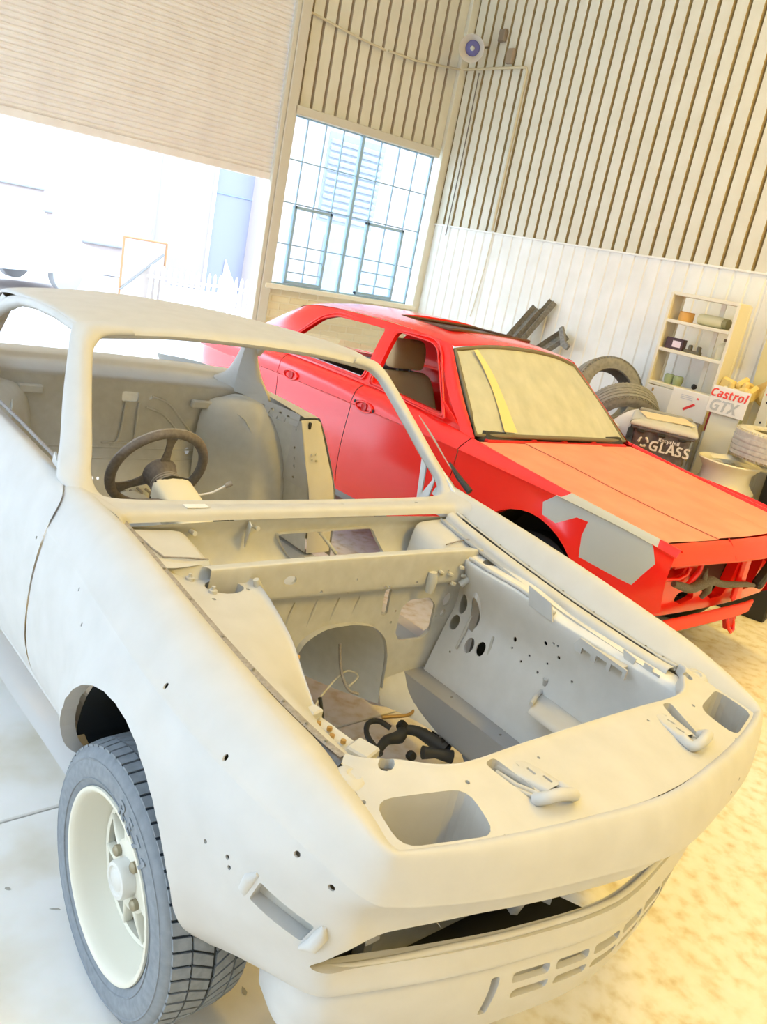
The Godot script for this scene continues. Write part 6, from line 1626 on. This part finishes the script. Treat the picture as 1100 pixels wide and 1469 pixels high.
func wheelie_bin() -> void:
	var a := V(4.93, 0, -3.435)
	var ex := (V(5.172, 0, -3.08) - a).normalized()      # along the front
	var o := thing("wheelie_bin", "black wheeled bin with grey lid and white GLASS lettering", "bin", Transform3D(Basis(ex, Vector3.UP, ex.cross(Vector3.UP)), a))
	# local x along the front, local z towards the viewer
	var w := .43
	var d := .62
	var bodym := tri_mat(noise(0.02, 4, 61, [[0.0, Color(0.36, 0.35, 0.36)], [1.0, Color(0.52, 0.50, 0.50)]]), 2.0, 0.6)
	var f := func(y: float, g: float) -> Array:
		var p := rrect(w - .04 - g, d - .06 - g, .04, 3)
		var r := []
		for q in p: r.append(V(w / 2 + q.x, y, -d / 2 + q.y))
		r.append(r[0])
		return r
	part("tub", loft([f.call(.06, .10), f.call(.09, .08), f.call(.60, .03), f.call(.86, 0.0), f.call(.885, -.015)], 2, 3, true), bodym, o)
	part("rim", loft([f.call(.885, -.03), f.call(.89, -.05), f.call(.905, -.05), f.call(.91, -.03)], 2, 2, true), bodym, o)
	var lid := part("lid", loft([f.call(.908, -.06), f.call(.915, -.075), f.call(.930, -.07), f.call(.944, -.045), f.call(.950, .02), f.call(.956, .06), f.call(.958, .20), f.call(.959, .345)], 2, 2, true), mat(Color(0.78, 0.78, 0.77), 0.55), o)
	part("lid_rail", bx(V(w / 2, .962, -d * .9), V(w * .9, .03, .03), 0.01), mat(Color(0.60, 0.60, 0.60), 0.55), lid)
	for k in 3: part("rib", bx(V(.07 + k * .14, .878, -.004), V(.05, .02, .02), 0.004), M.dark, o)
	var wm := mat(grey(0.92), 0.6)
	part("lettering", words("GLASS", .095, .004), wm, o, at(V(.285, .795, -.006)))
	part("lettering", words("Recycled", .034, .004), wm, o, at(V(.27, .848, -.003)))
	# recycling ring of three bent arrows
	for k in 3:
		var pts := []
		for i in 6:
			var an := TAU * (k + i / 7.5) / 3.0
			pts.append(V(.105 + .030 * cos(an), .81 + .030 * sin(an), -.005))
		part("arrow_mark", tube(S.new(), pts, [.008, .008, .008, .008, .012, .002], 6), wm, o)
	part("side_lettering", words("Glass", .07, .004, true), mat(Color(0.82, 0.80, 0.60), 0.6), o, Transform3D(Basis(Vector3.UP, PI / 2), V(w - .012, .755, -.18)))
	for z in [-.50]:
		for x in [.05, w - .05]:
			part("wheel", spun(S.new(), Transform3D(Basis(Vector3.BACK, PI / 2), V(x, .09, z)), [Vector2(0, -.02), Vector2(.08, -.02), Vector2(.09, -.01), Vector2(.09, .01), Vector2(.08, .02), Vector2(0, .02)], 20), M.black, o)
	# sheet of card lying on the lid
	var c := Transform3D(Basis(ex, Vector3.UP, ex.cross(Vector3.UP)), a)
	tag(part("card_sheet", bx(V(.22, .968, -.28), V(.34, .006, .26), 0.001, V(0.03, 0.25, 0.02)), mat(Color(0.88, 0.82, 0.70), 0.8), null, c), "sheet of buff card lying on the lid of the black bin", "card")

func shelves() -> void:
	var x0 := 6.05
	var o := thing("shelf_unit", "cream steel shelf unit with four shelves against the right wall", "shelf", at(V(0, 0, 0)))
	var ys := [1.835, 1.62, 1.39, 1.115, .60, .12]
	for z in [-4.175, -3.58]:
		for x in [x0, 6.20]:
			part("post", bx(V(x, .92, z), V(.028, 1.84, .028), 0.003), M.cream, o)
	for i in 6:
		part("shelf_board", bx(V((x0 + 6.20) / 2, ys[i], -3.878), V(.17, .028, .60), 0.004), M.cream, o)
	part("lower_panel", bx(V(x0 - .01, .855, -3.878), V(.012, .48, .58), 0.003), M.white, o)
	part("end_panel", bx(V(6.125, 1.40, -4.172), V(.14, .85, .006), 0.001), mat(Color(0.86, 0.82, 0.72), 0.7), o)
	part("end_panel", bx(V(6.125, .92, -3.572), V(.15, 1.82, .006), 0.001), M.cream, o)
	part("back_strut", bx(V(6.205, 1.4, -3.80), V(.01, .9, .04), 0.001), M.cream, o)
	part("latch", bx(V(x0 - .02, 1.06, -4.10), V(.012, .03, .012), 0.002), M.brass, o)
	var tin := thing("round_tin", "orange brown round tin on the top shelf of the cream unit", "tin", at(V(6.14, 1.634, -4.06)))
	part("body", spun(S.new(), Transform3D.IDENTITY, [Vector2(0, 0), Vector2(.058, 0), Vector2(.060, .006), Vector2(.060, .070), Vector2(.056, .076), Vector2(0, .072)], 28), mat(Color(0.86, 0.66, 0.36), 0.6), tin)
	part("lid_edge", torus(at(V(0, .072, 0)), .058, .004, 28, 6), mat(Color(0.78, 0.56, 0.28), 0.5), tin)
	var cl := thing("cream_canister", "pale cream canister lying on its side on the top shelf", "canister", Transform3D(Basis(Vector3.RIGHT, PI / 2) * Basis(Vector3.BACK, 0.05), V(6.16, 1.678, -3.85)))
	part("body", spun(S.new(), Transform3D.IDENTITY, [Vector2(0, -.10), Vector2(.042, -.10), Vector2(.044, -.09), Vector2(.044, .11), Vector2(.040, .125), Vector2(.025, .13)], 24), mat(Color(0.88, 0.85, 0.68), 0.6), cl)
	part("cap", spun(S.new(), Transform3D.IDENTITY, [Vector2(.040, .128), Vector2(.040, .165), Vector2(.034, .17), Vector2(0, .17)], 24), mat(Color(0.62, 0.58, 0.38), 0.5), cl)
	var db := thing("dark_box", "dark purple box with a pale label on the second shelf", "box", Transform3D(Basis(Vector3.UP, 0.2), V(6.12, 1.404, -4.07)))
	part("box_body", bx(V(0, .045, 0), V(.07, .09, .15), 0.004), mat(Color(0.30, 0.22, 0.26), 0.6), db)
	part("box_label", bx(V(-.0365, .045, .02), V(.003, .05, .07), 0.0005), mat(Color(0.90, 0.85, 0.92), 0.6), db)
	var mc := thing("metal_casting", "small dark metal casting with two upright lugs on the second shelf", "casting", at(V(6.12, 1.404, -3.90)))
	part("bar", bx(V(0, .012, 0), V(.05, .024, .14), 0.004), mat(Color(0.40, 0.38, 0.30), 0.5), mc)
	part("lug", bx(V(0, .04, -.03), V(.03, .05, .03), 0.006), mat(Color(0.40, 0.38, 0.30), 0.5), mc)
	part("lug", bx(V(0, .04, .05), V(.03, .05, .03), 0.006), mat(Color(0.40, 0.38, 0.30), 0.5), mc)
	var bt := thing("cream_bottle", "cream plastic bottle with brown cap at the end of the second shelf", "bottle", at(V(6.15, 1.404, -3.66)))
	part("body", spun(S.new(), Transform3D.IDENTITY, [Vector2(0, 0), Vector2(.048, 0), Vector2(.052, .01), Vector2(.052, .10), Vector2(.04, .125), Vector2(.018, .135), Vector2(.018, .145)], 24), mat(Color(0.90, 0.86, 0.70), 0.5), bt)
	part("cap", spun(S.new(), at(V(0, .143, 0)), [Vector2(.02, 0), Vector2(.02, .02), Vector2(0, .022)], 16), mat(Color(0.45, 0.34, 0.2), 0.5), bt)
	for k in 2:
		var cp := thing("green_cup", "%s of two small green cups on the third shelf" % ["left one", "right one"][k], "cup", at(V(6.13, 1.129, -4.045 + k * .085)), "green cups on the third shelf")
		part("cup_body", spun(S.new(), Transform3D.IDENTITY, [Vector2(0, .005), Vector2(.03, 0), Vector2(.040, .03), Vector2(.042, .055), Vector2(.036, .075), Vector2(.030, .078), Vector2(.034, .05), Vector2(.028, .012), Vector2(0, .01)], 24), mat(Color(0.62, 0.68, 0.52), 0.6), cp)
	tag(part("black_knob", spun(S.new(), Transform3D(Basis(Vector3.BACK, PI / 2), V(6.10, 1.16, -3.78)), [Vector2(0, -.01), Vector2(.018, -.008), Vector2(.022, .01), Vector2(0, .02)], 16), M.black), "small black knob on the third shelf right of the green cups", "knob")
	# second unit at the edge of the picture
	var p := thing("shelf_unit", "white shelf upright with bolt holes and shelves at the right edge of the picture", "shelf", Transform3D(Basis(Vector3.UP, -0.1), V(5.98, 0, -3.02)))
	part("upright_board", bx(V(0, .72, -.08), V(.02, 1.44, .09), 0.003), M.cream, p)
	for y in [1.05, 1.20, 1.34]: part("bolt_hole", spun(S.new(), Transform3D(Basis(Vector3.BACK, PI / 2), V(-.011, y, -.08)), [Vector2(.009, 0), Vector2(0, .002)], 10), M.dark, p)
	part("red_mark", bx(V(-.011, 1.255, -.09), V(.002, .012, .03), 0), mat(Color(0.9, 0.3, 0.22), 0.6), p)
	for y in [1.14, .70, .30]: part("shelf_board", bx(V(.16, y, .35), V(.30, .026, .82), 0.004), M.cream, p)
	part("back_board", bx(V(.32, .8, .35), V(.012, 1.4, .82), 0.002), M.white, p)
	part("far_upright", bx(V(0, .72, .75), V(.02, 1.44, .05), 0.003), M.cream, p)
	tag(part("green_jar", spun(S.new(), at(V(5.93, .86, -3.20)), [Vector2(0, 0), Vector2(.035, 0), Vector2(.038, .02), Vector2(.036, .07), Vector2(.02, .085), Vector2(0, .086)], 20), mat(Color(0.70, 0.74, 0.50), 0.5)), "small green jar beside the white shelf upright", "jar")

func signs() -> void:
	var fwd := func(p: Vector3, tilt: float, yaw: float) -> Transform3D: return Transform3D(Basis(Vector3.UP, -PI / 2 + yaw) * Basis(Vector3.RIGHT, tilt), p)
	var a := thing("oil_sign", "white oil sign with red and grey lettering leaning right of the black bin", "sign", fwd.call(V(5.80, 1.145, -3.29), -0.06, 0.10))
	part("board", bx(V(0, 0, 0), V(.29, .20, .012), 0.002), M.white, a)
	part("lettering", words("Castrol", .083, .003), mat(Color(0.92, 0.28, 0.22), 0.5), a, Transform3D(Basis(V(1, 0, 0), V(.18, 1, 0), V(0, 0, 1)), V(-.006, .048, .0075)))
	part("lettering", words("GTX", .115, .003), mat(Color(0.74, 0.76, 0.78), 0.5), a, Transform3D(Basis(V(1, 0, 0), V(.18, 1, 0), V(0, 0, 1)), V(-.02, -.042, .0075)))
	part("stand", bx(V(0, -.592, -.03), V(.22, 1.10, .02), 0.004), M.cream, a)
	var b := thing("notice_board", "white notice sheet with a red stroke propped behind the bin lid", "sign", fwd.call(V(5.90, 1.03, -3.66), -0.08, 0.12))
	part("board", bx(V(0, 0, 0), V(.32, .22, .010), 0.002), M.white, b)
	part("red_stroke", bx(V(.01, -.01, .0065), V(.10, .020, .003), 0.001, V(0, 0, 0.62)), mat(Color(0.90, 0.22, 0.22), 0.5), b)
	part("red_dot", bx(V(.06, .065, .0065), V(.02, .014, .003), 0.001), mat(Color(0.92, 0.4, 0.4), 0.5), b)
	for k in 3: part("print_line", bx(V(-.03, .07 - k * .014, .006), V(.10, .005, .002), 0), mat(Color(0.78, 0.80, 0.86), 0.6), b)
	part("stand", bx(V(0, -.54, -.03), V(.25, .97, .02), 0.004), M.cream, b)
	var c := thing("parts_box", "dark red and grey green carton under the oil sign", "box", fwd.call(V(5.95, 0, -3.36), 0, 0.15))
	part("red_half", bx(V(-.055, .97, 0), V(.11, .17, .12), 0.003), mat(Color(0.62, 0.16, 0.15), 0.6), c)
	part("green_half", bx(V(.055, .97, 0), V(.11, .17, .12), 0.003), mat(Color(0.66, 0.68, 0.56), 0.6), c)
	part("crate", bx(V(0, .44, 0), V(.22, .88, .14), 0.004), M.cream, c)
	# crumpled yellow foam and masking on top of the second unit
	var f := thing("foam_heap", "heap of crumpled yellow foam and paper above the oil sign", "foam", at(V(6.08, 1.153, -3.30)))
	var rg := RandomNumberGenerator.new()
	rg.seed = 9
	var ym := mat(Color(0.90, 0.80, 0.52), 0.85)
	for k in 9:
		var s := S.new()
		box(s, Transform3D(Basis.from_euler(V(rg.randf() * 2, rg.randf() * 3, rg.randf() * 2)), V(rg.randf_range(-.06, .06), .06 + rg.randf_range(0, .05), -.20 + k * .05)), V(.13, .05, .10), .018)
		part("foam_piece", s, ym, f)
	var tallp := loft([P3([0,.10,-.02, .02,.20,.10, .03,.30,.20, .02,.44,.24]), P3([.05,.06,.06, .06,.16,.16, .06,.22,.25, .05,.40,.27]), P3([.02,.05,.10, .02,.10,.22, .02,.20,.28, .02,.38,.29])], 4, 4)
	part("folded_sheet", tallp, ym, f)
	part("heap_base", bx(V(0.02, -.52, -.10), V(.12, 1.20, .22), 0.01), M.cream, f)
	tag(part("hanging_sheet", loft([P3([6.30,1.80,-3.42, 6.30,1.80,-3.15, 6.32,1.80,-2.85]), P3([6.31,1.5,-3.44, 6.28,1.5,-3.15, 6.31,1.5,-2.85]), P3([6.30,1.16,-3.42, 6.30,1.16,-3.15, 6.32,1.16,-2.85])], 4, 4), mat(Color(0.90, 0.86, 0.66), 0.8)), "pale yellow sheet hanging on the wall right of the cream shelves", "sheet")

func stacks() -> void:
	# bare wheels stacked four high, a tyre on the pile beside them
	var prof := [Vector2(.150, -.095), Vector2(.205, -.100), Vector2(.212, -.092), Vector2(.205, -.080), Vector2(.192, -.070), Vector2(.165, -.03), Vector2(.165, .03), Vector2(.192, .070), Vector2(.205, .080), Vector2(.212, .092), Vector2(.205, .100), Vector2(.198, .094), Vector2(.185, .075), Vector2(.158, .03), Vector2(.150, -.03)]
	var proto: Node3D = null
	for k in 4:
		var nm := "alloy_wheel"
		var lb: String = ["lowest cream bare wheel in the stack right of the bin", "second cream bare wheel from the floor in the stack", "third cream bare wheel from the floor in the stack", "topmost cream bare wheel with spokes showing in the stack right of the bin"][k]
		if proto == null:
			proto = thing(nm, lb, "wheel", at(V(5.42, .105, -2.93)), "bare wheels stacked beside the bin")
			part("barrel", spun(S.new(), Transform3D.IDENTITY, prof, 40), M.cream, proto)
			for i in 8:
				var a := TAU * i / 8
				var s := S.new()
				tube(s, [V(.04 * cos(a), .045, .04 * sin(a)), V(.10 * cos(a), .065, .10 * sin(a)), V(.165 * cos(a), .055, .165 * sin(a))], [.016, .012, .014], 6)
				part("spoke", s, M.cream, proto)
			part("hub", spun(S.new(), at(V(0, .03, 0)), [Vector2(.0, -.02), Vector2(.05, -.02), Vector2(.055, .03), Vector2(.03, .045), Vector2(0, .04)], 20), M.cream, proto)
		else:
			var c := proto.duplicate()
			c.name = numbered(nm)
			add_child(c)
			c.position = V(5.42 + [0, .015, -.01, .02][k], .105 + k * .2, -2.93 + [0, .01, .02, -.01][k])
			c.rotation = V(0, k * 0.9, 0)
			c.set_meta("label", lb)
	tag(part("folded_cloth", loft([P3([5.28,.812,-2.98, 5.40,.82,-2.90, 5.50,.81,-2.78]), P3([5.36,.815,-3.05, 5.46,.84,-2.96, 5.56,.815,-2.84])], 4, 3), M.cream), "cream cloth draped over the topmost bare wheel", "cloth")
	var drum := thing("oil_drum", "narrow dark steel drum under the cream tyre at the right edge", "drum", at(V(5.73, 0, -2.65)))
	part("shell", spun(S.new(), Transform3D.IDENTITY, [Vector2(0, 0), Vector2(0.135, 0), Vector2(0.140, .012), Vector2(0.138, .03), Vector2(0.138, .28), Vector2(0.141, .29), Vector2(0.138, .30), Vector2(0.138, .55), Vector2(0.141, .56), Vector2(0.138, .57), Vector2(0.138, .82), Vector2(0.140, .838), Vector2(0.135, .85), Vector2(0.133, .838), Vector2(0, .838)], 40), M.dark, drum)
	tyre("tyre", "cream dusty tyre lying flat on the drum at the right edge of the picture", at(V(5.66, .95, -2.72)), 0.33, 0.20, M.tyre2)
	var bd := thing("scrap_box", "low dark box of scrap in front of the bare wheels", "box", Transform3D(Basis(Vector3.UP, 0.3), V(5.10, 0, -2.35)))
	part("box_body", bx(V(0, .16, 0), V(.34, .32, .30), 0.01), M.dark, bd)
	part("box_lip", bx(V(0, .325, 0), V(.36, .02, .32), 0.005), M.black, bd)
	part("cardboard", bx(V(.03, .345, .02), V(.20, .02, .18), 0.004, V(0.1, 0.3, 0)), mat(Color(0.85, 0.74, 0.56), 0.8), bd)
